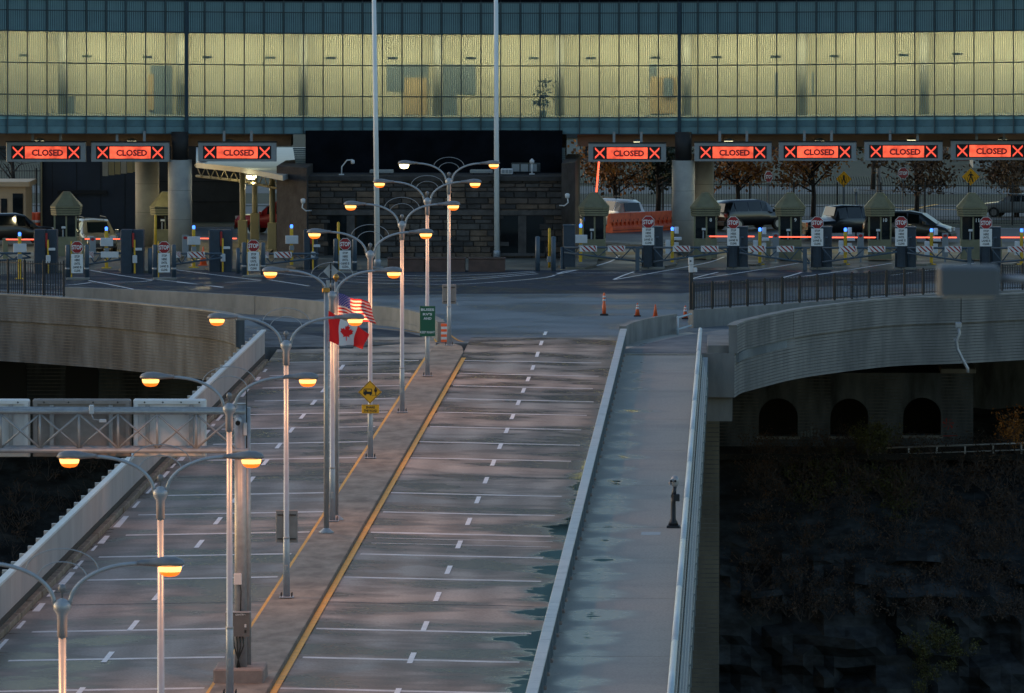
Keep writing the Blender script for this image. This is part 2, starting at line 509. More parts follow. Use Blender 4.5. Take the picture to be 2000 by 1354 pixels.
MT['led_x'] = glow('led_cross', (1, .085, .045), 1.25)
MT['led_bar'] = glow('led_bar', (1, .10, .045), 3.0)
MT['blue_led'] = glow('blue_beacon', (.04, .16, 1), 4.0)
MT['us_red'] = M('flag_red', (.52, .012, .02), .8)
MT['ca_red'] = M('flag_bright_red', (.85, .008, .010), .8)
MT['us_blue'] = M('flag_blue', (.04, .055, .34), .8)
MT['flag_white'] = M('flag_white', (.72, .68, .68), .8)
MT['gold'] = M('gilt_ball', (.45, .24, .06), .35, .6)
MT['planter'] = M('planter_brown', (.085, .05, .042), .75, var=.2, scale=2)
MT['soil'] = M('planter_soil', (.02, .013, .01), .9)
MT['grass'] = M('lawn', (.024, .040, .014), .9, c2=(.013, .02, .010), scale=.6)
MT['bark'] = M('bark', (.03, .022, .018), .9, var=.3, scale=5)
MT['leaf_orange'] = M('autumn_leaf', (.46, .18, .022), .7, c2=(.15, .06, .02), scale=1.5)
MT['leaf_brown'] = M('brown_leaf', (.20, .10, .035), .7, c2=(.07, .038, .022), scale=1.5)
MT['leaf_green'] = M('dark_green_leaf', (.03, .05, .018), .7, c2=(.014, .022, .012), scale=1.5)
MT['leaf_yellow'] = M('yellow_green_leaf', (.09, .085, .014), .7, c2=(.035, .04, .010), scale=2.0)
MT['brush_leaf'] = M('dead_brush_leaf', (.10, .055, .03), .8, c2=(.035, .024, .018), scale=2)
MT['twig'] = M('bare_twigs', (.075, .062, .058), .9)
MT['rock'] = M('wet_shale', (.034, .040, .046), .8, c2=(.004, .005, .006), scale=.8, bump=.8, bscale=1.6, stretch=(1, 1, 2.2), lo=.38, hi=.62)
MT['scrub_soil'] = M('dark_scrub_soil', (.022, .019, .016), .95, c2=(.008, .008, .007), scale=.6, bump=.6, bscale=2)
MT['river'] = M('river_water', (.01, .03, .03), .12)
MT['street'] = M('street_asphalt', (.035, .038, .042), .6, var=.25, scale=.4)
MT['pavement'] = M('far_pavement', (.10, .105, .105), .75, var=.2, scale=.5)
MT['blue_wall'] = M('navy_wall', (.012, .022, .040), .6, var=.25, scale=.5)
MT['grey_wall'] = M('grey_block_wall', (.055, .053, .050), .8, var=.2, scale=.8)
MT['canopy'] = M('pale_metal_roof', (.42, .46, .47), .35, .2, var=.08, scale=.7)
MT['canopy_steel'] = M('cream_steel', (.26, .235, .14), .5)
MT['kiosk'] = M('kiosk_beige', (.60, .42, .26), .6, var=.08, scale=1)
MT['house_brick'] = M('far_red_brick', (.16, .035, .03), .8, var=.2, scale=.8)
MT['far_grey'] = M('far_grey_wall', (.035, .042, .045), .8, var=.2, scale=.3)
MT['far_pale'] = M('far_pale_wall', (.28, .29, .28), .8, var=.1, scale=.3)
MT['graffiti_red'] = M('red_spray_paint', (.30, .02, .015), .7)
MT['graffiti_pale'] = M('pale_spray_paint', (.12, .15, .16), .7)


def led_mat():
    m = glow('led_panel', (1, .105, .045), 1.15)
    t = m.node_tree
    b = t.nodes['Principled BSDF']
    g = t.nodes.new('ShaderNodeNewGeometry')
    n = t.nodes.new('ShaderNodeTexNoise'); n.inputs['Scale'].default_value = 2.2; n.inputs['Detail'].default_value = 3
    t.links.new(g.outputs['Position'], n.inputs['Vector'])
    r = t.nodes.new('ShaderNodeMapRange'); r.inputs[1].default_value = .35; r.inputs[2].default_value = .65; r.inputs[3].default_value = .75 * KE; r.inputs[4].default_value = 1.7 * KE
    t.links.new(n.outputs['Fac'], r.inputs[0]); t.links.new(r.outputs[0], b.inputs['Emission Strength'])
    return m


MT['led_panel'] = led_mat()

# ---------------------------------------------------------------- lettering (made first, while the scene is small)
TX = {}


def make_text(s, bold=0.0, sx=1.0):
    cu = bpy.data.curves.new('lettering', 'FONT')
    cu.body = s; cu.size = 1; cu.align_x = 'CENTER'; cu.align_y = 'CENTER'
    cu.offset = bold; cu.resolution_u = 2
    o = bpy.data.objects.new('lettering', cu)
    col.objects.link(o)
    dg = bpy.context.evaluated_depsgraph_get()
    me = bpy.data.meshes.new_from_object(o.evaluated_get(dg))
    bpy.data.objects.remove(o)
    vs = [v.co.copy() for v in me.vertices]
    x0, x1 = min(v.x for v in vs), max(v.x for v in vs)
    y0, y1 = min(v.y for v in vs), max(v.y for v in vs)
    return ([((v.x - (x0 + x1) / 2), (v.y - (y0 + y1) / 2)) for v in vs], [tuple(p.vertices) for p in me.polygons], x1 - x0, y1 - y0)


for s_, b_ in (('CLOSED', .047), ('STOP', .032), ('HERE', .03), ('UNTIL', .03), ('LANE IS', .03), ('CLEAR', .03), ('BUSES', .03), ("RV'S", .03), ('AND', .03),
               ('KEEP RIGHT', .02), ('SHARE', .03), ('THE ROAD', .03), ('GANTRY1', .02), ('8', .02), ('9', .02), ('10', .02), ('11', .02)):
    TX[s_] = make_text(s_, b_)


def put_text(mb, s, cx, y, cz, h, wmax=None):          # letters facing -y, height h, squeezed to width wmax
    v, f, w0, h0 = TX[s]
    k = h / h0
    kx = k if wmax is None else min(k, wmax / w0) if wmax > 0 else -wmax / w0
    n = mb.add([(cx + x * kx, y, cz + z * k) for x, z in v])
    for q in f:
        mb.face([n + i for i in q])
    return mb


def ribbed_wall(path, z0, z1, thick, pitch=.115, depth=.018, normal=-1, groove=.28):
    """upright concrete strip along a plan path with board marks: alternate courses stand proud on the outer side"""
    mb = MB()
    P = [Vector((p[0], p[1], 0)) for p in path]
    nr = []
    for i, p in enumerate(P):
        d = (P[min(i + 1, len(P) - 1)] - P[max(i - 1, 0)]).normalized()
        nv = Vector((d.y, -d.x, 0))
        nr.append(nv * (1 if normal < 0 else -1))
    rows = []
    z = z0
    k = 0
    while z < z1 - 1e-4:
        zt = min(z + (pitch if k % 2 == 0 else pitch * groove), z1)
        o = depth if k % 2 == 0 else 0
        rows += [(z, o), (zt, o)]
        z = zt; k += 1
    n = len(P)
    k0 = len(mb.v)
    for z, o in rows:
        mb.add([(p.x + q.x * o, p.y + q.y * o, z) for p, q in zip(P, nr)])
    for r in range(len(rows) - 1):
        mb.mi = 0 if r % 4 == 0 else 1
        for i in range(n - 1):
            mb.face([k0 + r * n + i, k0 + r * n + i + 1, k0 + (r + 1) * n + i + 1, k0 + (r + 1) * n + i])
    mb.mi = 0
    # back, top, bottom, ends
    k1 = len(mb.v)
    mb.add([(p.x - q.x * thick, p.y - q.y * thick, z0) for p, q in zip(P, nr)])
    mb.add([(p.x - q.x * thick, p.y - q.y * thick, z1) for p, q in zip(P, nr)])
    top = k0 + (len(rows) - 1) * n
    for i in range(n - 1):
        mb.face([k1 + i + 1, k1 + i, k1 + n + i, k1 + n + i + 1])
        mb.face([top + i, top + i + 1, k1 + n + i + 1, k1 + n + i])
        mb.face([k0 + i + 1, k0 + i, k1 + i, k1 + i + 1])
    for e in (0, n - 1):
        mb.face([k0 + e, top + e, k1 + n + e, k1 + e])
    return mb


def band(path, w_, z0, z1, normal=-1):
    """plain upright strip along a plan path, thickness w_ behind the path"""
    mb = MB()
    P = [Vector((p[0], p[1], 0)) for p in path]
    n = len(P)
    B = []
    for i, p in enumerate(P):
        d = (P[min(i + 1, n - 1)] - P[max(i - 1, 0)]).normalized()
        B.append(p - Vector((d.y, -d.x, 0)) * (1 if normal < 0 else -1) * w_)
    k = mb.add([(p.x, p.y, z0) for p in P] + [(p.x, p.y, z1) for p in P] + [(p.x, p.y, z1) for p in B] + [(p.x, p.y, z0) for p in B])
    for i in range(n - 1):
        for a in range(4):
            b = (a + 1) % 4
            mb.face([k + a * n + i, k + a * n + i + 1, k + b * n + i + 1, k + b * n + i])
    mb.face([k, k + n, k + 2 * n, k + 3 * n])
    mb.face([k + n - 1, k + 4 * n - 1, k + 3 * n - 1, k + 2 * n - 1])
    return mb


def smooth_path(pts, n=6):
    P = [Vector((p[0], p[1], 0)) for p in pts]
    out = []
    for i in range(len(P) - 1):
        p0, p1, p2, p3 = P[max(i - 1, 0)], P[i], P[i + 1], P[min(i + 2, len(P) - 1)]
        for k in range(n):
            t = k / n
            out.append(.5 * ((2 * p1) + (-p0 + p2) * t + (2 * p0 - 5 * p1 + 4 * p2 - p3) * t * t + (-p0 + 3 * p1 - 3 * p2 + p3) * t ** 3))
    out.append(P[-1])
    return out


def sheet(path, w_, z):
    """painted strip of width w_ along a plan path at height z"""
    mb = MB()
    P = [Vector((p[0], p[1], 0)) for p in path]
    n = len(P)
    k = len(mb.v)
    for i, p in enumerate(P):
        d = (P[min(i + 1, n - 1)] - P[max(i - 1, 0)]).normalized()
        q = Vector((d.y, -d.x, 0)) * w_ / 2
        mb.add([(p.x - q.x, p.y - q.y, z), (p.x + q.x, p.y + q.y, z)])
    for i in range(n - 1):
        mb.face([k + 2 * i, k + 2 * i + 1, k + 2 * i + 3, k + 2 * i + 2])
    return mb

# ================================================================ THE SETTING
# ---- plan paths read from the photograph
ramp_right = [AY(px, py, F * (H - 1.2) / (py - VY)) for px, py in
              ((1439, 637), (1452, 630), (1473, 624.5), (1549, 607.5), (1622, 597), (1745, 584), (1877, 579), (2000, 573), (2150, 566))]
ramp_left = [AY(px, py, F * (H - 1.2) / (py - VY)) for px, py in
             ((-160, 572), (0, 578), (123, 585), (212, 591), (300, 599), (405, 610), (452, 619), (462, 627))]
ramp_right, ramp_left = smooth_path(ramp_right), smooth_path(ramp_left)
Y_END = 331.0
MX0, MX1 = -13.28, -11.86              # median


def zr(side, d, Y):                    # road height: falls 2 % away from the median, eases into the plaza
    base = -0.16 - .02 * d
    t = min(1, max(0, (Y - 325) / 14))
    return base * (1 - t) + (-.004) * t


# ---- gorge, river, far ground
mb = MB()
mb.box(-400, 400, -60, 420, -62, -60)
tag(mb.build('river', MT['river']), kind='structure')
mb = MB()
mb.box(-300, 300, -120, 92, -60, -.6)
tag(mb.build('terrace', MT['pavement']), kind='structure')

JY = [195.2 + 7.83 * k for k in range(-12, 18)]
DASH = [194.4, 203.5, 212.2, 221, 229.6, 238.4, 247, 255.6, 264, 272, 280, 288, 295.4, 303.3, 310.6, 317.7, 325, 332.4, 339, 346]
DASH = [194.4 - 8.7 * k for k in range(6, 0, -1)] + DASH

for side in (1, -1):
    xa = MX1 if side > 0 else MX0
    xb = X_RGUT if side > 0 else X_LGUT
    rd = link('road', None)
    tag(rd, kind='structure')
    wdt = abs(xb - xa)
    for a, b in zip([92] + JY, JY + [Y_END + 12]):
        mb = MB()
        parts = [(a, b)] if b < 320 else [(a + (b - a) * k / 4, a + (b - a) * (k + 1) / 4) for k in range(4)]
        for a_, b_ in parts:
            za0, za1 = zr(side, 0, a_), zr(side, wdt, a_)
            zb0, zb1 = zr(side, 0, b_), zr(side, wdt, b_)
            P = [(xa, a_, za0), (xb, a_, za1), (xb, b_, zb1), (xa, b_, zb0)]
            n = mb.add(P + [(x, y, z - .3) for x, y, z in P])
            if side > 0:
                mb.face([n, n + 1, n + 2, n + 3])
            else:
                mb.face([n + 3, n + 2, n + 1, n])
            for i in range(4):
                j = (i + 1) % 4
                mb.face([n + i, n + 4 + i, n + 4 + j, n + j])
            mb.face([n + 7, n + 6, n + 5, n + 4])
        mb.build('road_slab', MT['road'] if side > 0 else MT['road_left'], rd)
    for k, y in enumerate(JY):
        openj = abs(y - 262.8) < 4 or abs(y - 221.2) < 4
        hw = .07 if openj else .20
        x0, x1 = (xa, xb) if side > 0 else (xa, xb)
        off = R_.uniform(0, .15)
        xs = x0 + (x1 - x0) * .03 + (0 if openj else side * off)
        xe = x1 - (x1 - x0) * (.02 + (.10 if side > 0 else .12) * R_.uniform(.5, 1))
        mb = MB()
        P = []
        for j in range(9):
            x = xs + (xe - xs) * j / 8
            d = abs(x - xa)
            wob = R_.uniform(-.03, .03)
            P.append(((x, y - hw + wob, zr(side, d, y) + .005), (x, y + hw + wob * .5, zr(side, d, y) + .005)))
        for (p, q), (p2, q2) in zip(P, P[1:]):
            mb.poly([p, p2, q2, q] if side > 0 else [q, q2, p2, p])
        mb.build('joint_strip', MT['joint_open'] if openj else MT['joint'], rd)
    if side > 0:
        for q in (-1.3, .6, 2.4):                       # three thin cuts beside one joint
            mb = MB()
            for j in range(8):
                x0_, x1_ = xa + .5 + 5.6 * j / 8, xa + .5 + 5.6 * (j + 1) / 8
                mb.poly([(x0_, 239.5 + q, zr(1, x0_ - xa, 240) + .005), (x1_, 239.5 + q, zr(1, x1_ - xa, 240) + .005),
                         (x1_, 239.64 + q, zr(1, x1_ - xa, 240) + .005), (x0_, 239.64 + q, zr(1, x0_ - xa, 240) + .005)])
            mb.build('saw_cut', MT['joint'], rd)
    xd = -8.63 if side > 0 else -16.74
    for y in DASH:
        if side < 0 and y > 330:
            continue
        mb = MB()
        za, zb = zr(side, 3.3, y - 1.5) + .011, zr(side, 3.3, y + 1.5) + .011
        mb.poly([(xd - .075, y - 1.4, za), (xd + .075, y - 1.4, za), (xd + .075, y + 1.4, zb), (xd - .075, y + 1.4, zb)])
        mb.build('lane_dash', MT['white_line'], rd)
    # yellow edge line by the median kerb
    mb = MB()
    if side > 0:
        mb.poly([(MX1 + .03, 92, zr(1, .1, 100) + .006), (MX1 + .21, 92, zr(1, .1, 100) + .006), (MX1 + .21, 330, zr(1, .1, 330) + .006), (MX1 + .03, 330, zr(1, .1, 330) + .006)])
    else:
        mb.poly([(MX0 - .17, 92, zr(-1, .1, 100) + .006), (MX0 - .05, 92, zr(-1, .1, 100) + .006), (MX0 - .05, 330, zr(-1, .1, 330) + .006), (MX0 - .17, 330, zr(-1, .1, 330) + .006)])
    mb.build('edge_line', MT['yellow_line'], rd)
    if side < 0:                                        # worn white line by the far kerb
        y = 120
        while y < 326:
            ln = R_.uniform(1.2, 5.5)
            mb = MB()
            zq = zr(-1, 6.6, y) + .006
            wq = R_.uniform(.10, .22)
            mb.poly([(X_LGUT + .10, y, zq), (X_LGUT + .10 + wq, y, zq), (X_LGUT + .10 + wq * .8, y + ln, zq), (X_LGUT + .10, y + ln, zq)])
            mb.build('edge_line', MT['white_line'], rd)
            y += ln + R_.uniform(.6, 3.5)

# ---- median
md = tag(link('median', None), kind='structure')
ys = [92, 110, 127, 143, 159, 174.5, 190, 205.7, 221.2, 236.8, 252.4, 268, 284, 300, 316, 333]
for a, b in zip(ys, ys[1:]):
    MB().box(MX0, MX1, a + .02, b - .02, -.34, 0).build('median_slab', MT['median'], md)
    MB().bbox(MX1 - .001, MX1 + .024, a + .05, b - .05, -.3, -.012, .006).build('kerb_face', MT['kerb_dark'], md)
# nose of the median by the plaza, swinging left
mb = MB()
mb.slab([(MX0, 333), (MX1, 333), (MX1 - .2, 336.5), (MX1 - .6, 338.2), (MX0 + .25, 338.6), (MX0, 337)], -.34, .01)
mb.build('median_slab', MT['median'], md)

# ---- sidewalk
SW0, SW1 = -4.88, -1.50
swz = -.06
sw = tag(link('sidewalk', None), kind='structure')
ys = [92, 110, 128, 146, 164, 182, 191.6, 202.5, 219, 232, 243, 260, 276, 292, 308, 321, 331.2]
for a, b in zip(ys, ys[1:]):
    MB().box(SW0, SW1, a + .03, b - .03, swz - .3, swz).build('sidewalk_slab', MT['walk'], sw)
MB().box(SW0, SW1, 92, 331, swz - .32, swz - .05).build('bedding', MT['joint_open'], sw)
MB().box(SW0 + 1.9, SW0 + 2.5, 240.2, 241.3, swz - .02, swz + .004).build('access_cover', MT['galv'], sw)

# ---- deck edge beams and abutment
mb = MB()
mb.box(-21.3, -1.22, 92, 330.6, -1.3, -.62)
tag(mb.build('bridge_deck', MT['pier']), kind='structure')
fs = thing('edge_girder', 'blue-grey steel edge girder under the outer sidewalk railing', 'girder', (0, 0, 0))
MB().box(-1.45, -1.235, 92, 330.6, -.6, -.10).build('beam', MT['bar_grey'], fs)
for y in range(96, 330, 5):
    MB().box(-1.232, -1.19, y, y + .12, -1.25, -.12).build('stiffener', MT['bar_grey'], fs)

ab = thing('abutment', 'tall board-marked concrete abutment pier beside the sidewalk end', 'pier')
xl, xr_ = XX(1250, 344), XX(1405, 344)
mb = ribbed_wall([(xl, 344), (xr_, 344)], -60, -3.2, 6, pitch=.16, depth=.02)
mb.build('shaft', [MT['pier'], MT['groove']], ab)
b0, b1 = AY(1381, 640, 332.0), AY(1436, 640, 332.0)
MB().bbox(b0.x, b1.x - .02, 331.6, 339, -.55, .36, .03).build('upper_block', MT['conc'], ab)
MB().box(b0.x + .003, b1.x - .12, 331.8, 339, -2.95, -.56).build('lower_block', MT['conc'], ab)
MB().box(-22.5, xl - .01, 344, 352, -60, -1.35).build('shaft', MT['pier'], ab)

# ---- plaza
poly = [(p.x, p.y + .7) for p in ramp_left] + [(-20.6, 338.8), (-5.0, 338.8), (-5.0, 331.3), (-1.6, 331.3)] + [(p.x + .1, p.y + .7) for p in ramp_right] + [(90, 372), (90, 720), (-110, 720), (-110, 352)]
mb = MB()
mb.slab(poly, -.40, -.012)
tag(mb.build('plaza', MT['apron']), kind='structure')
pave = tag(link('roadway', None), kind='structure')
mb = MB()
fp = [G(px, py) for px, py in ((-60, 563), (150, 571), (420, 583), (600, 587), (640, 583), (700, 578), (900, 574), (1330, 573), (1400, 566), (2100, 545))]
mb.poly([(p.x, p.y, -.007) for p in fp] + [(45, 404.5, -.007), (-50, 401, -.007)])
mb.build('asphalt_sheet', MT['asphalt'], pave)
mb = MB()
mb.poly([(-80, 400.6, -.003), (60, 404.1, -.003), (60, 434, -.003), (-80, 434, -.003)])
mb.build('lane_sheet', MT['lane'], pave)
mb = MB()
fp = [G(px, py) for px, py in ((480, 622), (640, 634), (735, 642), (790, 648), (822, 656), (840, 668), (700, 676), (560, 660))]
mb.poly([(p.x, p.y, -.007) for p in fp])
mb.build('asphalt_sheet', MT['asphalt'], pave)
mb = MB()
mb.poly([(-2, 434, -.008), (80, 434, -.008), (80, 451, -.008), (-2, 451, -.008)])
mb.build('asphalt_sheet', MT['street'], pave)
# beyond the fence: street, pavements and lawns
far = tag(link('far_ground', None), kind='structure')
mb = MB(); mb.box(-140, 140, 452, 1200, -.36, -.005); mb.build('verge', MT['grass'], far)
for y0, y1, z, m in ((462, 466, .02, 'pavement'), (467, 480, .0, 'street'), (481, 483.5, .02, 'pavement'), (500, 512, .0, 'street')):
    MB().box(-140, 140, y0, y1, -.1, z + .004).build('street_strip', MT[m], far)
for px0, py0, px1, py1 in ((1640, 438, 1830, 400), (1700, 405, 1990, 415)):
    a, b = G(px0, py0), G(px1, py1)
    sheet([a, b], .3, .03).build('street_line', MT['yellow_line'], far)

# painted lines on the plaza
PL = [
    [(690, 535), (770, 538), (843, 539), (950, 536), (1043, 530)],
    [(690, 540), (780, 543), (870, 544), (960, 540), (1046, 532)],
    [(668, 545), (780, 548), (873, 549), (960, 543), (1050, 535)],
    [(655, 549), (760, 554), (879, 555.5), (970, 551), (1067, 542), (1100, 531), (1140, 525), (1192, 511), (1209, 499)],
    [(1080, 538), (1129, 527), (1165, 519)],
    [(1199, 546), (1218, 538), (1238, 531)], [(1199, 546.5), (1226, 542), (1343, 521), (1390, 511), (1414, 502)],
    [(1350, 545), (1376, 538), (1402, 532)], [(1350, 545.5), (1377, 543), (1470, 529), (1560, 514)],
    [(1527, 543), (1546, 538), (1566, 532)], [(1527, 543.5), (1552, 542), (1622, 533), (1742, 514)],
    [(1740, 538), (1800, 530), (1905, 514)],
    [(173, 548), (215, 556), (260, 565)], [(173, 551), (260, 551), (297, 548)], [(176, 528), (235, 538), (297, 547)],
    [(294, 545), (360, 552), (436, 562)], [(342, 527), (420, 537), (509, 548)], [(345, 551), (436, 561)], [(440, 552), (509, 549)],
    [(527, 547), (560, 552), (604, 559)], [(505, 529), (560, 536), (640, 545)], [(50, 555), (130, 557), (178, 552)],
    [(1085, 533), (1240, 533.5)], [(1236, 535), (1430, 536)],
    [(1195, 478), (1300, 476), (1330, 474)], [(1390, 476), (1500, 474)],
]
for pl in PL:
    pts = smooth_path([G(*p) for p in pl], 4)
    sheet(pts, .14, -.001 + .004).build('painted_line', MT['white_line'], pave)
for pl in ([(836, 646), (846, 655), (852, 668)], [(880, 655), (893, 664), (905, 668)], [(735, 641), (790, 646), (836, 652)]):
    sheet(smooth_path([G(*p) for p in pl], 4), .10, .002).build('painted_line', MT['yellow_line'], pave)
# patched strips and cracks on the apron
for pl, wd in (([(890, 587), (1340, 590)], .12), ([(900, 652), (1190, 650)], .10), ([(905, 665), (1195, 667)], .10)):
    sheet(smooth_path([G(*p) for p in pl], 5), wd, -.002).build('crack_seal', MT['asphalt'], pave)

# ---- cliffs of the gorge
def cliff(x0, x1, prof, nx, seed, name, mat):
    r = random.Random(seed)
    from mathutils import noise
    mb = MB()
    nv = len(prof)
    fine = []
    for (y0, z0), (y1, z1) in zip(prof, prof[1:]):
        k = max(1, int(math.hypot(y1 - y0, z1 - z0) / .45))
        for i in range(k):
            fine.append((y0 + (y1 - y0) * i / k, z0 + (z1 - z0) * i / k))
    fine.append(prof[-1])
    for i in range(nx + 1):
        x = x0 + (x1 - x0) * i / nx
        for y, z in fine:
            strata = math.floor(z / .9 + .3 * noise.noise(Vector((x * .1, 0, z * .2))))
            led = 1.1 * noise.noise(Vector((x * .35, strata * 3.1, 2.2))) + .8 * noise.noise(Vector((strata * 1.7, x * .05, 9)))
            led += .6 * (noise.cell(Vector((x * .8 + strata * .37, strata * 1.3, 4.0))) - .5)
            wgt = 1 if z < -11 else .25
            d = 1.6 * noise.noise(Vector((x * .12, y * .1, z * .14))) + led * wgt + .35 * noise.noise(Vector((x * .9, y, z * 1.3)))
            mb.v.append((x, y + d * min(1, max(.15, (-z - 6.5) / 3)), z + .3 * noise.noise(Vector((x * .5, y * .6, 5)))))
    m = len(fine)
    for i in range(nx):
        for j in range(m - 1):
            mb.face([i * m + j, i * m + j + 1, (i + 1) * m + j + 1, (i + 1) * m + j])
    return mb.build(name, mat)


prof = [(395, -6.6), (378, -7.0), (368, -7.2), (366, -8.5), (362, -11), (359, -13), (357.5, -20), (356, -32), (350, -46), (340, -60)]
c1 = tag(cliff(-9, 42, prof, 105, 3, 'cliff', MT['rock']), kind='structure')
c2 = tag(cliff(-75, -14, prof, 120, 5, 'cliff', MT['rock']), kind='structure')

# brush on the right-hand slope: bare twigs and leaves, a mass nobody could count
def brush(name, label, spots, n, leafmat, leaf_n, seed, hmax):
    r = random.Random(seed)
    tw, lf = MB(), MB()
    for _ in range(n):
        cx, cy, cz = spots(r)
        h = r.uniform(.5, 1) * hmax
        base = Vector((cx, cy, cz))
        for k in range(r.randint(3, 6)):
            d = Vector((r.uniform(-.7, .7), r.uniform(-.8, .2), r.uniform(.35, 1))).normalized() * h * r.uniform(.5, 1)
            mid = base + d * .5 + Vector((r.uniform(-.1, .1), 0, r.uniform(0, .15)))
            end = base + d
            for a, b, t in ((base, mid, .016), (mid, end, .010), (mid, mid + Vector((r.uniform(-.4, .4), -.1, .3)) * h * .5, .008)):
                q = (b - a).cross(Vector((0, 1, .2))).normalized() * t
                tw.poly([a - q, a + q, b + q * .5, b - q * .5])
            for _k in range(leaf_n):
                p = base + d * r.uniform(.4, 1.05) + Vector((r.gauss(0, .12), r.gauss(0, .12), r.gauss(0, .12)))
                u = Vector((r.uniform(-1, 1), r.uniform(-1, 1), r.uniform(-1, 1))).normalized() * r.uniform(.03, .07)
                v = u.cross(Vector((r.uniform(-1, 1), r.uniform(-1, 1), r.uniform(-1, 1)))).normalized() * r.uniform(.025, .05)
                lf.poly([p - u, p + v, p + u, p - v])
    o = tw.build(name, MT['twig'])
    tag(o, label, 'brush', kind='stuff')
    if lf.v:
        c = lf.build('leaves', leafmat, o)
        tag(c, kind='stuff')
    return o


def slope_spot(x0, x1, k0, k1):
    def f(r):
        t = r.uniform(k0, k1)
        return r.uniform(x0, x1), 368 - 9 * t + r.uniform(-.6, .3), -7.0 - 6.2 * t
    return f


brush('undergrowth', 'tangled bare undergrowth covering the slope below the arched wall', slope_spot(.5, 17, -.05, 1.15), 900, MT['brush_leaf'], 9, 21, 1.7)
brush('undergrowth', 'yellow-green leafy undergrowth halfway up the dark slope', slope_spot(2.5, 8.5, .05, .5), 90, MT['leaf_yellow'], 16, 22, 1.1)
brush('undergrowth', 'dark brush clinging to the gorge side beyond the pale bridge parapet', slope_spot(-40, -20, 0, 1.4), 320, MT['brush_leaf'], 4, 23, 1.4)
def ledge_spot(px, py, sx, sz):
    def f(r):
        p = AY(px, py, 356.5)
        return p.x + r.gauss(0, sx), p.y - r.uniform(.2, 1.4), p.z + r.gauss(0, sz)
    return f
brush('undergrowth', 'yellow-green bush growing out of the pale rock ledges', ledge_spot(1825, 1275, .75, .7), 26, MT['leaf_yellow'], 26, 24, .9)

rw_ = MB().box(-110, 60, 394, 396, -9, -.41).build('retaining_wall', MT['ribbed_dark'])
tag(rw_, 'long dark retaining wall under the plaza behind the arches', 'wall')
def shrub_spot(px, py, sx, sz):
    def f(r):
        p = AY(px, py, 366.0)
        return p.x + r.gauss(0, sx), 366 - r.uniform(.0, .8), p.z + r.gauss(0, sz)
    return f
brush('undergrowth', 'yellow-leaved shrub in front of the arched wall opening', shrub_spot(1712, 872, .5, .25), 16, MT['leaf_yellow'], 24, 25, 1.2)
brush('undergrowth', 'tall thin autumn shrub rising above the guard rail', shrub_spot(1978, 850, .15, .35), 12, MT['leaf_orange'], 22, 26, 1.2)

# ---- path in front of the arched wall and its guard rail
MB().box(-1, 42, 366.5, 395, -7.25, -6.98).build('path', MT['scrub_soil'])['kind'] = 'structure'
gr = thing('guard_rail', 'thin galvanised guard rail on the ledge below the arched wall', 'railing')
a, b = AY(1700, 876, 367), AY(2100, 862, 367)
MB().cyl(a, b, .05, n=6).build('rail', MT['galv'], gr)
MB().cyl(a - Vector((0, 0, .32)), b - Vector((0, 0, .32)), .035, n=6).build('rail', MT['galv'], gr)
for px in range(1720, 2060, 55):
    p = AY(px, 876 - (px - 1700) * .035, 367)
    MB().box(p.x - .04, p.x + .04, 366.98, 367.06, -7.1, p.z + .03).build('post', MT['galv'], gr)

# ================================================================ WALLS AND RAMPS
def ramp(path, label, matp, matg, capmat):
    t = thing('ramp', label, 'ramp')
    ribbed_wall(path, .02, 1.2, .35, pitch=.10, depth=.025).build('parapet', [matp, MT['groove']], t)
    inner = []
    n = len(path)
    for i, p in enumerate(path):
        d = (path[min(i + 1, n - 1)] - path[max(i - 1, 0)]).normalized()
        inner.append(p + Vector((-d.y, d.x, 0)) * .12)
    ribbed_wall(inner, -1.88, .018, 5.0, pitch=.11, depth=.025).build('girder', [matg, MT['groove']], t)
    band([p + Vector((0, -.03, 0)) for p in path], .42, 1.2, 1.26).build('coping', capmat, t)
    return t


rr = ramp(ramp_right, 'curved board-marked concrete ramp with downpipe, over the arched wall', MT['ribbed'], MT['ribbed'], MT['conc'])
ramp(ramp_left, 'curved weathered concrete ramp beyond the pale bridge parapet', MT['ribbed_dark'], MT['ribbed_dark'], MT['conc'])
# vertical joints
for px in (1549, 1877):
    p = AY(px, 600, 0.001 + [q for q in ramp_right if True][min(len(ramp_right) - 1, max(range(len(ramp_right)), key=lambda i: -abs(ramp_right[i].x - XX(px, ramp_right[i].y))))].y)
    MB().box(p.x - .025, p.x + .025, p.y - .045, p.y + .1, .03, 1.19).build('joint', MT['joint_open'], rr)
pp = [AY(px, py, 353) for px, py in ((1872, 640), (1874, 652), (1868, 664), (1870, 682), (1882, 706), (1890, 720), (1890, 728))]
dp = MB().tube(pp, .075, 8)
dpt = thing('drainpipe', 'crooked pale drainpipe running down the face of the concrete ramp', 'drainpipe')
dp.build('pipe', MT['sign_back'], dpt)
for q in (0, 2, 4):
    MB().bbox(pp[q].x - .12, pp[q].x + .12, pp[q].y - .05, pp[q].y + .45, pp[q].z - .04, pp[q].z + .04, .01).build('clip', MT['galv'], dpt)
MB().bbox(pp[0].x - .14, pp[0].x + .14, pp[0].y - .1, pp[0].y + .5, pp[0].z + .02, pp[0].z + .22, .02).build('outlet_box', MT['sign_back'], dpt)

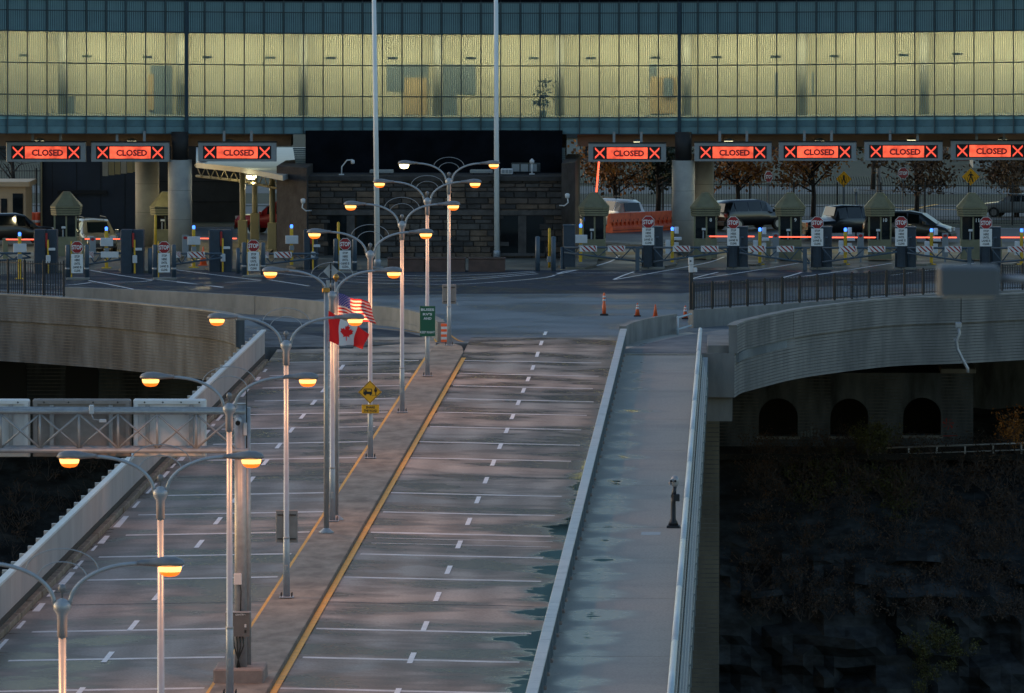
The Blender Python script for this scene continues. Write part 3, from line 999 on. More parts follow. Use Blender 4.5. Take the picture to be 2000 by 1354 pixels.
# pier wall with arches under the right ramp
aw = thing('arched_wall', 'board-marked pier wall with three dark arches under the curved ramp', 'wall')
YW = 371.5
def arch_poly(px0, px1, ytop, ybot):
    a, b = AY(px0, ybot, YW), AY(px1, ybot, YW)
    r = (b.x - a.x) / 2
    zt = ZZ(ytop, YW)
    return a.x, b.x, r, zt, a.z
arches = [arch_poly(1482, 1558, 778, 852), arch_poly(1622, 1696, 778, 852), arch_poly(1764, 1838, 776, 850)]
zt_, zb_ = ZZ(728, YW), -7.1
x_l, x_r = XX(1395, YW), XX(1902, YW)
mb = MB()
segs = 12
def wall_cols(mb):
    # front face built column by column with the arch openings left out
    xs = [x_l]
    for a0, a1, r, zt, zb in arches:
        c = (a0 + a1) / 2
        xs += [c - r * math.cos(math.pi * k / segs) for k in range(segs + 1)]
    xs.append(x_r)
    def open_top(x):
        for a0, a1, r, zt, zb in arches:
            c = (a0 + a1) / 2
            if a0 - 1e-6 <= x <= a1 + 1e-6:
                return zt - r + math.sqrt(max(0, r * r - (x - c) ** 2)), zb
        return None
    pitch = .125
    for x0, x1 in zip(xs, xs[1:]):
        m = open_top((x0 + x1) / 2)
        if m is None:
            rng = [(zb_, zb_, zt_, zt_)]
        else:
            o0, o1 = open_top(x0), open_top(x1)
            rng = [(zb_, zb_, o0[1], o1[1]), (o0[0], o1[0], zt_, zt_)]
        for za0, za1, zb0, zb1 in rng:
            if za0 == za1 and zb0 == zb1:
                z = za0; k = 0
                while z < zb0 - 1e-4:
                    z2 = min(z + (pitch if k % 2 else .035), zb0); o = -.02 if k % 2 else 0
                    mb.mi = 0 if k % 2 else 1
                    mb.poly([(x0, YW + o, z), (x1, YW + o, z), (x1, YW + o, z2), (x0, YW + o, z2)])
                    mb.poly([(x0, YW, z2), (x1, YW, z2), (x1, YW - .02, z2), (x0, YW - .02, z2)])
                    z = z2; k += 1
            else:
                n_ = 14
                for k in range(n_):
                    f0, f1 = k / n_, (k + 1) / n_
                    o = -.02 if k % 2 else 0
                    mb.poly([(x0, YW + o, za0 + (zb0 - za0) * f0), (x1, YW + o, za1 + (zb1 - za1) * f0), (x1, YW + o, za1 + (zb1 - za1) * f1), (x0, YW + o, za0 + (zb0 - za0) * f1)])
    mb.mi = 0
    for a0, a1, r, zt, zb in arches:                       # reveals
        c = (a0 + a1) / 2
        pts = [(a0, zb)] + [(c - r * math.cos(math.pi * k / segs), zt - r + r * math.sin(math.pi * k / segs)) for k in range(segs + 1)] + [(a1, zb)]
        for p, q in zip(pts, pts[1:]):
            mb.poly([(p[0], YW - .02, p[1]), (q[0], YW - .02, q[1]), (q[0], YW + 1.2, q[1]), (p[0], YW + 1.2, p[1])])
        mb.poly([(a0, YW - .02, zb), (a0, YW + 1.2, zb), (a1, YW + 1.2, zb), (a1, YW - .02, zb)])
    mb.poly([(x_r, YW - .02, zb_), (x_r, YW + 7, zb_), (x_r, YW + 7, zt_), (x_r, YW - .02, zt_)])
    mb.poly([(x_l, YW, zt_), (x_r, YW, zt_), (x_r, YW + 7, zt_), (x_l, YW + 7, zt_)])
wall_cols(mb)
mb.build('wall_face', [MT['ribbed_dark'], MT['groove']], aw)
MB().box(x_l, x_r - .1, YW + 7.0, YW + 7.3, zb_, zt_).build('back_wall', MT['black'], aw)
MB().bbox(x_r - 1.6, x_r + .12, YW - .2, YW + 7, zt_, zt_ + .22, .03).build('bearing_block', MT['conc'], aw)
for a0, a1, r, zt, zb in arches:
    MB().bbox(a0 - .1, a1 + .1, YW - .12, YW - .021, zb - .14, zb - .01, .02).build('sill', MT['conc'], aw)
# graffiti, flat paint on the wall
mb = MB()
rg = random.Random(4)
p = AY(1852, 828, YW)
for k in range(7):
    an = k * .9
    mb.poly([(p.x + .06 * math.cos(an + 1.5), YW - .026, p.z + .06 * math.sin(an + 1.5)), (p.x + .26 * math.cos(an), YW - .026, p.z + .3 * math.sin(an)), (p.x + .30 * math.cos(an + .25), YW - .026, p.z + .26 * math.sin(an + .25))])
q = AY(1850, 853, YW)
mb.poly([(q.x - .6, YW - .026, q.z), (q.x + .5, YW - .026, q.z + .03), (q.x + .5, YW - .026, q.z + .07), (q.x - .6, YW - .026, q.z + .05)])
mb.build('spray_paint', MT['graffiti_red'], aw)
mb = MB()
q = AY(1582, 845, YW)
for k in range(6):
    x0, z0 = q.x - .45 + k * .16, q.z - .2 + rg.uniform(-.05, .05)
    mb.box(x0, x0 + .11, YW - .027, YW - .0225, z0, z0 + rg.uniform(.25, .5))
mb.build('spray_paint', MT['graffiti_pale'], aw)
# far dark pier beyond, left
lw = thing('ramp_pier', 'dark concrete pier wall with low arches under the weathered ramp', 'wall')
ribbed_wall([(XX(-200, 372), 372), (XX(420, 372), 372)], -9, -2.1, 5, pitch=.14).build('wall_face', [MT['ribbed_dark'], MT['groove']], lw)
for px in (20, 160):
    p = AY(px, 700, 372)
    mb = MB()
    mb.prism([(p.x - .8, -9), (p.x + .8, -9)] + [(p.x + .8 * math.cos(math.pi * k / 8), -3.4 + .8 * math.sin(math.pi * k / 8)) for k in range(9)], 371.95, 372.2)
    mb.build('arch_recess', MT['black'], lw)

# smooth kerb wall that separates the exit road, ending in a striped barrier
wl = [G(px, py) for px, py in ((126, 596), (260, 601), (466, 612), (560, 619), (640, 626.5), (733, 634), (783, 640), (821, 649), (842, 657), (855, 667))]
wl = smooth_path(wl, 4)
cw = thing('barrier_wall', 'long smooth concrete barrier wall sweeping round to the median nose', 'wall')
seg = 9
for i in range(0, len(wl) - 1, seg):
    pts = wl[i:i + seg + 1]
    if len(pts) < 2: continue
    a_, b_ = pts[0], pts[-1]
    pts = [pts[0] + (pts[1] - pts[0]).normalized() * .02] + pts[1:-1] + [pts[-1] - (pts[-1] - pts[-2]).normalized() * .02] if len(pts) > 2 else pts
    band([p + Vector((0, -.14, 0)) for p in pts], .62, -.02, .24).build('footing', MT['conc'], cw)
    band(pts, .34, .24, .86).build('wall_panel', MT['conc'], cw)
sb = thing('striped_barrier', 'short red and white striped barrier at the median nose', 'barrier', G(869, 669, 0))
for k in range(7):
    MB().bbox(-.17, .19, -.1, .12, .02 + k * .115, .02 + (k + 1) * .115 - .002, .004).build('stripe', MT['orange_bar'] if k % 2 == 0 else MT['reflect'], sb)

# curved concrete wall at the head of the sidewalk
cv = smooth_path([G(px, py, swz) for px, py in ((1222, 680), (1229, 676), (1240, 671.5), (1264, 665), (1290, 660), (1323, 654.5))], 4)
cwl = thing('curved_wall', 'low curved concrete wall closing the head of the sidewalk', 'wall')
band(cv, .28, swz, .90).build('wall_panel', MT['conc'], cwl)
mb = MB()
sp = [p for p in cv] + [(XX(1345, 347), 347), (XX(1372, 346), 346), (-1.5, 343.5), (-1.5, 331.2), (SW0, 331.2)]
mb.slab([(p[0], p[1]) for p in sp], -.3, .006)
mb.build('sidewalk_slab', MT['walk'], sw)
gt = thing('pipe_gate', 'short white two-rail pipe gate beside the camera post', 'gate')
for z in (.25, .78):
    MB().cyl(AY(1323, 640, 345) * 1 - Vector((0, 0, AY(1323, 640, 345).z - z)), Vector((XX(1350, 348), 348, z)), .045, n=8).build('rail', MT['rail_white'], gt)
MB().cyl((XX(1324, 345), 345.05, -.05), (XX(1324, 345), 345.05, .84), .05, n=8).build('post', MT['rail_white'], gt)

# fence wall on the right
fwp = [G(px, py, .8) for px, py in ((1354, 606), (1409, 602.5), (1500, 596), (1617, 588), (1760, 578.5), (1900, 571), (2100, 562))]
fwp = smooth_path(fwp, 4)
fwt = thing('fence_wall', 'low concrete wall carrying the black picket fence behind the ramp', 'wall')
for i in range(0, len(fwp) - 1, 4):
    pts = fwp[i:i + 5]
    if len(pts) > 1:
        band(pts, .3, -.02, .8).build('wall_panel', MT['conc'], fwt)


def fence(name, label, path, z0, z1, pitch, post_every, curl=0.0, mat=None, group=None, pr=.011):
    t = thing(name, label, 'fence', group=group)
    mat = mat or MT['black_iron']
    L, S = [0], 0
    for a, b in zip(path, path[1:]):
        S += (b - a).length; L.append(S)
    def at(s):
        for i in range(len(path) - 1):
            if s <= L[i + 1] + 1e-6:
                return path[i] + (path[i + 1] - path[i]) * ((s - L[i]) / max(1e-6, L[i + 1] - L[i]))
        return path[-1]
    pk = MB()
    s = 0
    while s < S:
        p = at(s)
        pk.box(p.x - pr, p.x + pr, p.y - pr, p.y + pr, z0 + .05, z1)
        if curl:
            prev = Vector((p.x, p.y, z1 - .004))
            for k in range(1, 5):
                an = k / 4 * 1.25
                q = Vector((p.x - curl * .25 * math.sin(an), p.y - curl * (1 - math.cos(an)), z1 + curl * math.sin(an)))
                pk.poly([prev - Vector((pr, 0, 0)), prev + Vector((pr, 0, 0)), q + Vector((pr, 0, 0)), q - Vector((pr, 0, 0))])
                prev = q
        s += pitch
    tag(pk.build('pickets', mat, t), kind='stuff')
    s = 0
    while s <= S + .01:
        p = at(s)
        MB().bbox(p.x - .05, p.x + .05, p.y - .05, p.y + .05, z0, z1 + .06, .015).build('post', mat, t)
        s += post_every
    for z in (z0 + .12, z1 - .12):
        band([p + Vector((0, -.02, 0)) for p in path], .04, z - .02, z + .02).build('rail', mat, t)
    return t


fence('picket_fence', 'black iron picket fence on the low wall beside the curved ramp', [p + Vector((0, .15, 0)) for p in fwp], .8, 2.02, .11, 1.32, pr=.02)
# leaning rack on that fence
rk = thing('wire_rack', 'small bent wire rack hung on the black picket fence', 'rack')
for k in range(5):
    a, b = AY(1646, 545 + k * 8, 357.6), AY(1675, 551 + k * 8, 357.6)
    MB().cyl(a, b, .012, n=5).build('wire', MT['gate_tube'], rk)
for px in (1647, 1674):
    MB().cyl(AY(px, 545, 357.62), AY(px, 586, 357.62), .012, n=5).build('upright', MT['gate_tube'], rk)
lf = smooth_path([G(px, py, .9) for px, py in ((-80, 571), (0, 575), (60, 578), (127, 580))], 4)
fence('picket_fence', 'black iron fence with gate posts on the end of the weathered ramp wall', lf, .9, 2.55, .14, 1.1, pr=.02)
mb = thing('fence_wall', 'short concrete wall under the black fence with gate posts', 'wall')
band(lf, .3, -.02, .9).build('wall_panel', MT['conc'], mb)
tp = thing('gate_post', 'tall dark gate post with pale box at the black fence end', 'post', lf[3].to_3d() * 1)
MB().bbox(-.13, .13, -.13, .13, -.9 + .9, 4.2, .02).build('shaft', MT['gate_blue'], tp)
MB().bbox(-.32, -.05, -.22, -.131, 2.9, 3.35, .02).build('pale_box', MT['white_box'], tp)
tp.location.z = 0

# ================================================================ BRIDGE PARAPETS AND RAILINGS
lp = thing('bridge_parapet', 'pale panelled parapet along the far edge of the bridge roadway', 'parapet')
PXL = -20.32
y = 120.0
Y_LP = 330.0
while y < Y_LP:
    y2 = min(y + 7.83, Y_LP)
    MB().box(PXL - .06, PXL, y + .02, y2 - .02, .06, 1.02).build('panel', MT['conc_side'], lp)
    MB().bbox(PXL - .16, PXL + .05, y + .015, y2 - .015, 1.022, 1.10, .012).build('top_rail', MT['rail_white'], lp)
    y += 7.83
y = 121.0
while y < Y_LP:
    MB().box(PXL - .34, PXL - .165, y, y + .18, -.4, 1.06).build('post', MT['cap'], lp)
    y += 2.61
MB().box(PXL - .05, PXL + .005, 120, Y_LP, -.14, .04).build('gap_shade_strip', MT['black'], lp)  # black strip standing in for the shade in the gap under the panels
kb = tag(link('kerb', None), kind='structure')
y = 92.0
while y < 328:
    ln = R_.uniform(2.4, 5.2)
    y2 = min(y + ln, 329)
    MB().bbox(PXL + .01, X_LGUT - R_.uniform(0, .04), y + .02, y2 - .02, -.5, -.12 + R_.uniform(-.01, .015), .02).build('kerb_stone', MT['kerb_stone'], kb)
    y = y2

rb = thing('road_barrier', 'low steel barrier with flat pale cap between roadway and sidewalk', 'barrier')
y = 150.0
Y_RB = 335.0
while y < Y_RB:
    y2 = min(y + 3.4, Y_RB)
    MB().bbox(-5.08, -4.79, y + .012, y2 - .012, .80, .87, .012).build('cap', MT['cap'], rb)
    MB().box(-4.90, -4.82, y - .09, y + .09, swz, .80).build('post', MT['bar_grey'], rb)
    MB().box(-4.90, -4.84, y + 1.6, y + 1.75, swz, .80).build('post', MT['bar_grey'], rb)
    MB().box(-5.02, -4.97, y + .1, y2 - .1, -.2, .79).build('infill_plate', MT['bar_grey'], rb)
    MB().bbox(-4.95, -4.80, y - .22, y + .25, swz + .002, swz + .10, .03).build('foot_block', MT['block'], rb)
    y += 3.4
MB().box(-5.14, -4.96, 150, 332, -.4, -.085).build('base_kerb', MT['conc'], rb)

pr_ = thing('pedestrian_railing', 'tall railing with pale tube handrail along the outer edge of the sidewalk', 'railing')
y = 150.0
Y_PR = 331.3
RX = -1.56
while y < Y_PR:
    y2 = min(y + 3.0, Y_PR)
    MB().box(RX - .04, RX + .04, y - .05, y + .05, -.3, .99).build('post', MT['bar_grey'], pr_)
    y += 3.0
y = 150.0
while y < Y_PR:                                      # long lengths of tube, butted
    y2 = min(y + 15.0, Y_PR)
    MB().cyl((RX, y + .005, 1.06), (RX, y2 - .005, 1.06), .085, n=16).build('handrail', MT['rail_white'], pr_)
    y += 15.0
pk = MB()
y = 150.0
while y < Y_PR:
    pk.box(RX - .011, RX + .011, y - .011, y + .011, .02, .99)
    y += .16
tag(pk.build('balusters', MT['bar_grey'], pr_), kind='stuff')
MB().box(RX - .03, RX + .03, 150, Y_PR, -.03, .02).build('bottom_rail', MT['bar_grey'], pr_)
# outer mesh guard leaning out from the deck edge
pk = MB()
y = 150.0
while y < 318:
    pk.poly([(-1.50, y, 1.0), (-1.20, y, -.15), (-1.20, y + .03, -.15), (-1.50, y + .03, 1.0)])
    y += .22
for k in range(6):
    t = k / 5
    x, z = -1.5 + .3 * t, 1.0 - 1.15 * t
    pk.poly([(x, 150, z), (x, 318, z), (x + .01, 318, z - .03), (x + .01, 150, z - .03)])
tag(pk.build('mesh_guard', MT['rail_white'], pr_), kind='stuff')

# ================================================================ THE GLASS OFFICE BRIDGE OVER THE LANES
fb = thing('glass_building', 'long curved glass building over the lanes, warmly lit inside', 'building')


def fY(px):
    return 421.0 - 4.5 * ((px - 1000) / 1000) ** 2


def lean(py):                                   # the face leans out towards the top
    return -1.3 * (262 - py) / 262


ROW = {0: (-30, -38), 1: (5.6, -2), 2: (26, 19), 3: (67, 59.5), 4: (129, 121.5), 5: (189.5, 184), 6: (222, 217.5), 7: (230, 226), 8: (236.5, 233), 9: (249, 246), 10: (262, 260.5)}


def ry(r, px):
    a, b = ROW[r]
    return a + (b - a) * ((px - 1000) / 1000) ** 2


def fp_(px, py, back=0.0):
    return AY(px, py, fY(px) + lean(py) + back)


cols = [15 - 38.6 * 2 + 38.52 * i for i in range(57)]
XL, XR = cols[0], cols[-1]


def cell(px0, px1, r0, r1, front, back, dy0=0, dy1=0):
    mb = MB()
    P = []
    for b in (front, back):
        for px, r, dy in ((px0, r1, dy1), (px1, r1, dy1), (px1, r0, dy0), (px0, r0, dy0)):
            P.append(fp_(px, ry(r, px) + dy, b))
    n = mb.add(P)
    for q in ((0, 1, 2, 3), (7, 6, 5, 4), (0, 4, 5, 1), (1, 5, 6, 2), (2, 6, 7, 3), (3, 7, 4, 0)):
        mb.face([n + i for i in q])
    return mb


for i in range(len(cols) - 1):
    a, b = cols[i] + 1.0, cols[i + 1] - 1.0
    cell(a, b, 0, 1, .25, .30).build('roof_screen', MT['dark_wall'], fb)
    cell(a, b, 1, 2, .10, .14, 0, -1).build('parapet_panel', MT['teal'], fb)
    cell(a, b, 2, 3, .10, .14, 1, -.5).build('louvre_panel', MT['teal_dark'], fb)
    cell(a, b, 3, 4, .06, .08, .7, -.7).build('glass_panel', MT['frit'], fb)
    cell(a, b, 4, 5, .06, .08, .7, -.7).build('glass_panel', MT['frit'], fb)
    cell(a, b, 5, 7, .06, .08, .7, -.3).build('glass_panel', MT['frit'], fb)
    cell(a, b, 7, 8, .05, .12, .6, -.2).build('sill_panel', MT['teal_pale'], fb)
    cell(a, b, 8, 9, .10, .14, .2, -.2).build('spandrel_panel', MT['teal_dark'], fb)
    cell(a, b, 9, 10, .07, .14, .2, 0).build('lower_panel', MT['teal'], fb)
for px in cols:
    cell(px - 1.25, px + 1.25, 1, 10, -.10, .16, 0, 1).build('mullion', MT['mullion'], fb)
for px in (365, 1327):
    cell(px - 3.2, px + 3.2, 1, 10, -.12, .16, 0, 1).build('main_mullion', MT['mullion_dark'], fb)
# horizontal rails
for r, h, m in ((1, 1.2, 'mullion'), (2, 1.0, 'mullion'), (3, 1.3, 'mullion_dark'), (4, 1.1, 'mullion_dark'), (5, 1.1, 'mullion_dark'), (7, .8, 'mullion_dark'), (10, .8, 'mullion')):
    mb = MB()
    xs = [XL + (XR - XL) * k / 40 for k in range(41)]
    for p, q in zip(xs, xs[1:]):
        P = []
        for bk in (-.03, .2):
            P += [fp_(p, ry(r, p) + h, bk), fp_(q, ry(r, q) + h, bk), fp_(q, ry(r, q) - h, bk), fp_(p, ry(r, p) - h, bk)]
        n = mb.add(P)
        for f4 in ((0, 1, 2, 3), (3, 2, 6, 7), (0, 4, 5, 1)):
            mb.face([n + i for i in f4])
    mb.build('rail', MT[m], fb)
# fine upright fins in front of the panels
mb = MB()
for i in range(len(cols) - 1):
    for k in range(1, 9):
        px = cols[i] + (cols[i + 1] - cols[i]) * k / 9
        for r0, r1 in ((1, 2), (2, 3), (3, 7)):
            w_ = .9 if r0 < 3 else .28
            P = [fp_(px - w_, ry(r1, px), .0), fp_(px + w_, ry(r1, px), .0), fp_(px + w_, ry(r0, px), .0), fp_(px - w_, ry(r0, px), .0)]
            Q = [fp_(px - w_, ry(r1, px), .05), fp_(px + w_, ry(r1, px), .05), fp_(px + w_, ry(r0, px), .05), fp_(px - w_, ry(r0, px), .05)]
            n = mb.add(P + Q)
            for q in ((0, 1, 2, 3), (1, 5, 6, 2), (4, 0, 3, 7)):
                mb.face([n + j for j in q])
tag(mb.build('fins', MT['fin'], fb), kind='stuff')
# the corridor behind the glass
DEP = 3.4
def strip_surf(r0, r1, b0, b1, dy0=0, dy1=0, n_=24):
    mb = MB()
    xs = [XL + (XR - XL) * k / n_ for k in range(n_ + 1)]
    for p, q in zip(xs, xs[1:]):
        mb.poly([fp_(p, ry(r0, p) + dy0, b0), fp_(q, ry(r0, q) + dy0, b0), fp_(q, ry(r1, q) + dy1, b1), fp_(p, ry(r1, p) + dy1, b1)])
    return mb
def inner(px, r, back, dz=0):
    p = fp_(px, ry(r, px), 0)
    return Vector((p.x, p.y + back, p.z + dz))
mb = MB(); ml = MB(); mf = MB(); mc = MB()
xs = [XL + (XR - XL) * k / 28 for k in range(29)]
for p, q in zip(xs, xs[1:]):
    mb.poly([inner(p, 7, DEP + 1.2, 0), inner(q, 7, DEP + 1.2, 0), Vector((inner(q, 7, DEP + 1.2).x, inner(q, 7, DEP + 1.2).y, inner(q, 3, 0).z)), Vector((inner(p, 7, DEP + 1.2).x, inner(p, 7, DEP + 1.2).y, inner(p, 3, 0).z))])
    mf.poly([inner(p, 7, .2), inner(q, 7, .2), inner(q, 7, DEP + 1.3), inner(p, 7, DEP + 1.3)])
    mc.poly([inner(p, 3, .2), inner(p, 3, DEP + 3.2), inner(q, 3, DEP + 3.2), inner(q, 3, .2)])
mb.build('corridor_wall', MT['room'], fb)
mf.build('corridor_floor', MT['room_floor'], fb)
mc.build('corridor_ceiling', MT['room'], fb)
for k in range(1, 56):                               # rows of ceiling fittings
    px = cols[k]
    p = inner(px, 3, 3.5, -.015)
    MB().box(p.x - .50, p.x + .50, p.y - .14, p.y + .14, p.z - .02, p.z + .04).build('strip_light', MT['strip_light'], fb)
for k in range(2, 56, 4):
    a, b = inner(cols[k], 3, 2.6, -.16), inner(cols[min(k + 4, 56)], 3, 2.6, -.16)
    l = bpy.data.lights.new('ceiling_lamp', 'AREA')
    l.shape = 'RECTANGLE'; l.size = (b - a).length; l.size_y = .5
    l.energy = (265) * KE; l.color = (1, .90, .70)
    o = link('ceiling_lamp', l, fb, (a + b) / 2)
    o.rotation_euler = (math.radians(38), 0, math.atan2(b.y - a.y, b.x - a.x))
# back, roof and underside of the building
mb = MB()
for p, q in zip(xs, xs[1:]):
    mb.poly([inner(p, 1, .35), inner(q, 1, .35), inner(q, 1, 14), inner(p, 1, 14)])
    mb.poly([inner(p, 10, .2), inner(p, 10, 12), inner(q, 10, 12), inner(q, 10, .2)])
    mb.poly([inner(q, 10, 12), inner(p, 10, 12), inner(p, 1, 14), inner(q, 1, 14)])
mb.build('shell', MT['dark_wall'], fb)
MB().box(-34, 16, 436, 450, 13.0, 27.0).build('unseen_upper_storey', MT['teal_dark'], fb)  # storey out of view, added so puddles mirror dark teal instead of bright sky
# things seen through the glass
def inside(px0, px1, py0, py1, m, name, back=DEP + 1.0):
    a, b = AY(px0, py1, fY(px0) + back + .0), AY(px1, py0, fY(px1) + back)
    MB().box(min(a.x, b.x), max(a.x, b.x), a.y, a.y + .08, a.z, b.z).build(name, MT[m], fb)
inside(285, 336, 128, 226, 'room_dark', 'doorway'); inside(290, 300, 145, 215, 'room_warm', 'door_leaf', DEP + .9)
inside(755, 836, 126, 178, 'room_dark', 'alcove'); inside(790, 834, 152, 224, 'room_warm', 'alcove_back', DEP + .9)
inside(852, 892, 126, 228, 'room_dark', 'doorway'); inside(893, 929, 126, 184, 'room_dark', 'alcove')
inside(1268, 1322, 126, 160, 'room_dark', 'alcove'); inside(1270, 1322, 150, 222, 'room_warm', 'alcove_back', DEP + .9); inside(1296, 1314, 153, 190, 'room_dark', 'window', DEP + .8)
inside(1514, 1556, 142, 188, 'room_dark', 'window'); inside(1586, 1628, 142, 186, 'room_dark', 'window')
inside(1828, 1862, 140, 226, 'room_dark', 'doorway'); inside(120, 146, 188, 222, 'room_dark', 'cabinet')
for px, py in ((46, 108), (170, 110), (288, 111.5), (405, 112), (528, 113), (646, 113.5), (767, 114), (920, 114), (1042, 114), (1154, 114), (1280, 113), (1400, 112), (1515, 111), (1630, 110), (1765, 108), (1870, 106)):
    inside(px - 10, px + 10, py - 2.4, py + 2.4, 'room_dark', 'ceiling_sign', 1.0)
for px in (112, 345, 585, 850, 1090, 1340, 1568, 1808):
    a = inner(px, 7, 3.6)
    MB().cyl((a.x, a.y, a.z), (a.x, a.y, inner(px, 3, 0).z), .28, n=14).build('pillar', MT['pillar'], fb)
# someone's potted plant inside
a = inner(1060, 7, 1.2)
mb = MB().lathe([(.14, 0), (.2, .35), (.19, .36)], a, 10)
pp_ = tag(mb.build('potted_plant', MT['room_dark']), 'leafy potted plant standing behind the glass of the lit corridor', 'plant')
mb = MB()
rp = random.Random(9)
for k in range(60):
    an, h = rp.uniform(0, 6.28), rp.uniform(.3, 1.7)
    c = a + Vector((rp.gauss(0, .22), rp.gauss(0, .15), .3 + h))
    u = Vector((math.cos(an), 0, math.sin(an))) * .14
    v = Vector((-math.sin(an), .3, math.cos(an))) * .05
    mb.poly([c - u, c + v, c + u, c - v])
mb.build('leaves', MT['leaf_green'], pp_)
MB().cyl(a, a + Vector((0, 0, 1.6)), .03, .015, 6).build('stem', MT['bark'], pp_)

# ---- header beam, columns and downlights under it
hb = thing('header_beam', 'brown header beam hung under the glass building to carry the lane signs', 'beam')
for px0, px1 in ((-70, 570), (1128, 2080)):
    a, b = XX(px0, 423), XX(px1, 423)
    MB().box(a, b, 422.5, 424.5, ZZ(286, 423), ZZ(258, 423)).build('beam', MT['soffit'], hb)


def column(px, pyb, Y, w_px, label, dark_top):
    t = thing('column', label, 'column', (XX(px, Y), Y, -.01), group='round columns under the glass building')
    r = w_px / 2 * Y / F
    zt, zd = ZZ(258, Y), ZZ(dark_top, Y)
    MB().lathe([(r * 1.0, 0), (r, zd)], n=24).build('shaft', MT['round_col'], t)
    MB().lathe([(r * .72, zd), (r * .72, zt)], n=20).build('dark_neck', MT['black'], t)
    for z in (1.9, 3.5):
        MB().lathe([(r * 1.002, z), (r * 1.002, z + .025)], n=24).build('form_joint', MT['conc'], t)
column(352, 0, 419, 47, 'front round concrete column next to the navy building', 313)
column(288, 0, 428, 47, 'rear round concrete column next to the navy building', 300)
column(1334.5, 0, 419, 45, 'front round concrete column behind the orange barricade end', 313)
column(1372, 0, 428, 44, 'rear round concrete column behind the orange barricade end', 300)


def downlight(px, py, label):
    p = AY(px, py, 421.5)
    t = thing('downlight', label, 'light', p, group='downlights above the lane signs')
    MB().lathe([(.28, 0), (.26, .05), (.12, .14)], n=12).build('housing', MT['sign_case'], t)
    MB().lathe([(.05, -.08), (.17, -.06), (.25, -.003)], n=12).build('lens', MT['downlight'], t)
    l = bpy.data.lights.new('downlight_lamp', 'SPOT')
    l.energy = (480) * KE; l.color = (1, .88, .50); l.spot_size = math.radians(150); l.spot_blend = .6; l.shadow_soft_size = .2
    o = link('downlight_lamp', l, t, (0, 0, -.1))


ORD = ['first', 'second', 'third', 'fourth', 'fifth', 'sixth', 'seventh', 'eighth', 'ninth', 'tenth']
for k, (px, py) in enumerate(((77, 275), (257, 275.5), (448, 277))):
    downlight(px, py, 'warm downlight over the %s lane sign counted from the navy wall corner' % ORD[k])
for k, (px, py) in enumerate(((1246, 277), (1423, 275.5), (1601, 275), (1780, 273.5), (1958, 272.5))):
    downlight(px, py, 'warm downlight over the %s closed sign past the stone building' % ORD[k])

# ---- CLOSED signs
def closed_sign(px0, px1, py0, py1, label):
    Y = 418.5
    c = AY((px0 + px1) / 2, (py0 + py1) / 2, Y)
    w_, h_ = (px1 - px0) * Y / F, (py1 - py0) * Y / F
    t = thing('lane_sign', label, 'sign', c, group='red closed signs above the lanes')
    MB().bbox(-w_ / 2, w_ / 2, -.12, .3, -h_ / 2, h_ / 2, .03).build('case', MT['sign_case'], t)
    sw_, sh = w_ * .872, h_ * .70
    MB().box(-sw_ / 2, sw_ / 2, -.135, -.118, -sh / 2 - .03, sh / 2 - .03).build('screen', MT['black'], t)
    pw, ph = w_ * .524, sh * .87
    lp_ = MB().box(-pw / 2, pw / 2, -.142, -.1365, -ph / 2 - .03, ph / 2 - .03).build('lit_field', MT['led_panel'], t)
    mb = MB(); put_text(mb, 'CLOSED', .02 * w_, -.147, -.045, ph * .56, -pw * .76)
    mb.build('lettering', MT['led_ink'], t)
    for s in (-1, 1):
        cx = s * w_ * .352
        mb = MB()
        q = sh * .37
        for a in (1, -1):
            mb.prism([(cx - q - .05, -.03 - a * q), (cx - q + .05 * 1, -.03 - a * (q + .0) - a * .05 * 0 - .05 * 0), (cx + q + .05, -.03 + a * q), (cx + q - .05, -.03 + a * q)] if False else
                     [(cx - q, -.03 - a * q - .06), (cx - q, -.03 - a * q + .06), (cx + q, -.03 + a * q + .06), (cx + q, -.03 + a * q - .06)][::-1 if a > 0 else 1], -.144 - .001 * a, -.1365)
        mb.build('cross', MT['led_x'], t)
    for s in (-.17, .18):
        MB().box(s * w_ - .07, s * w_ + .07, .02, .16, h_ / 2 - .01, h_ / 2 + .62).build('hanger', MT['sign_case'], t)
    MB().box(-w_ / 2 - .02, w_ / 2 + .02, -.17, .3, h_ / 2 + .001, h_ / 2 + .05).build('hood', MT['black'], t)


for k, q in enumerate(((12, 168, 277.5, 316), (178, 331, 278, 316), (387, 540, 278, 315.5))):
    closed_sign(*q, 'lit red closed sign, %s along the beam from the black fence side' % ORD[k])
for k, q in enumerate(((1149, 1301, 280, 316), (1356, 1507, 278.5, 315), (1521, 1672.5, 277.5, 314), (1688, 1841, 276.5, 313.5), (1857, 2010, 275, 312.5))):
    closed_sign(*q, 'lit red closed sign, %s along the beam from the stone building' % ORD[k])

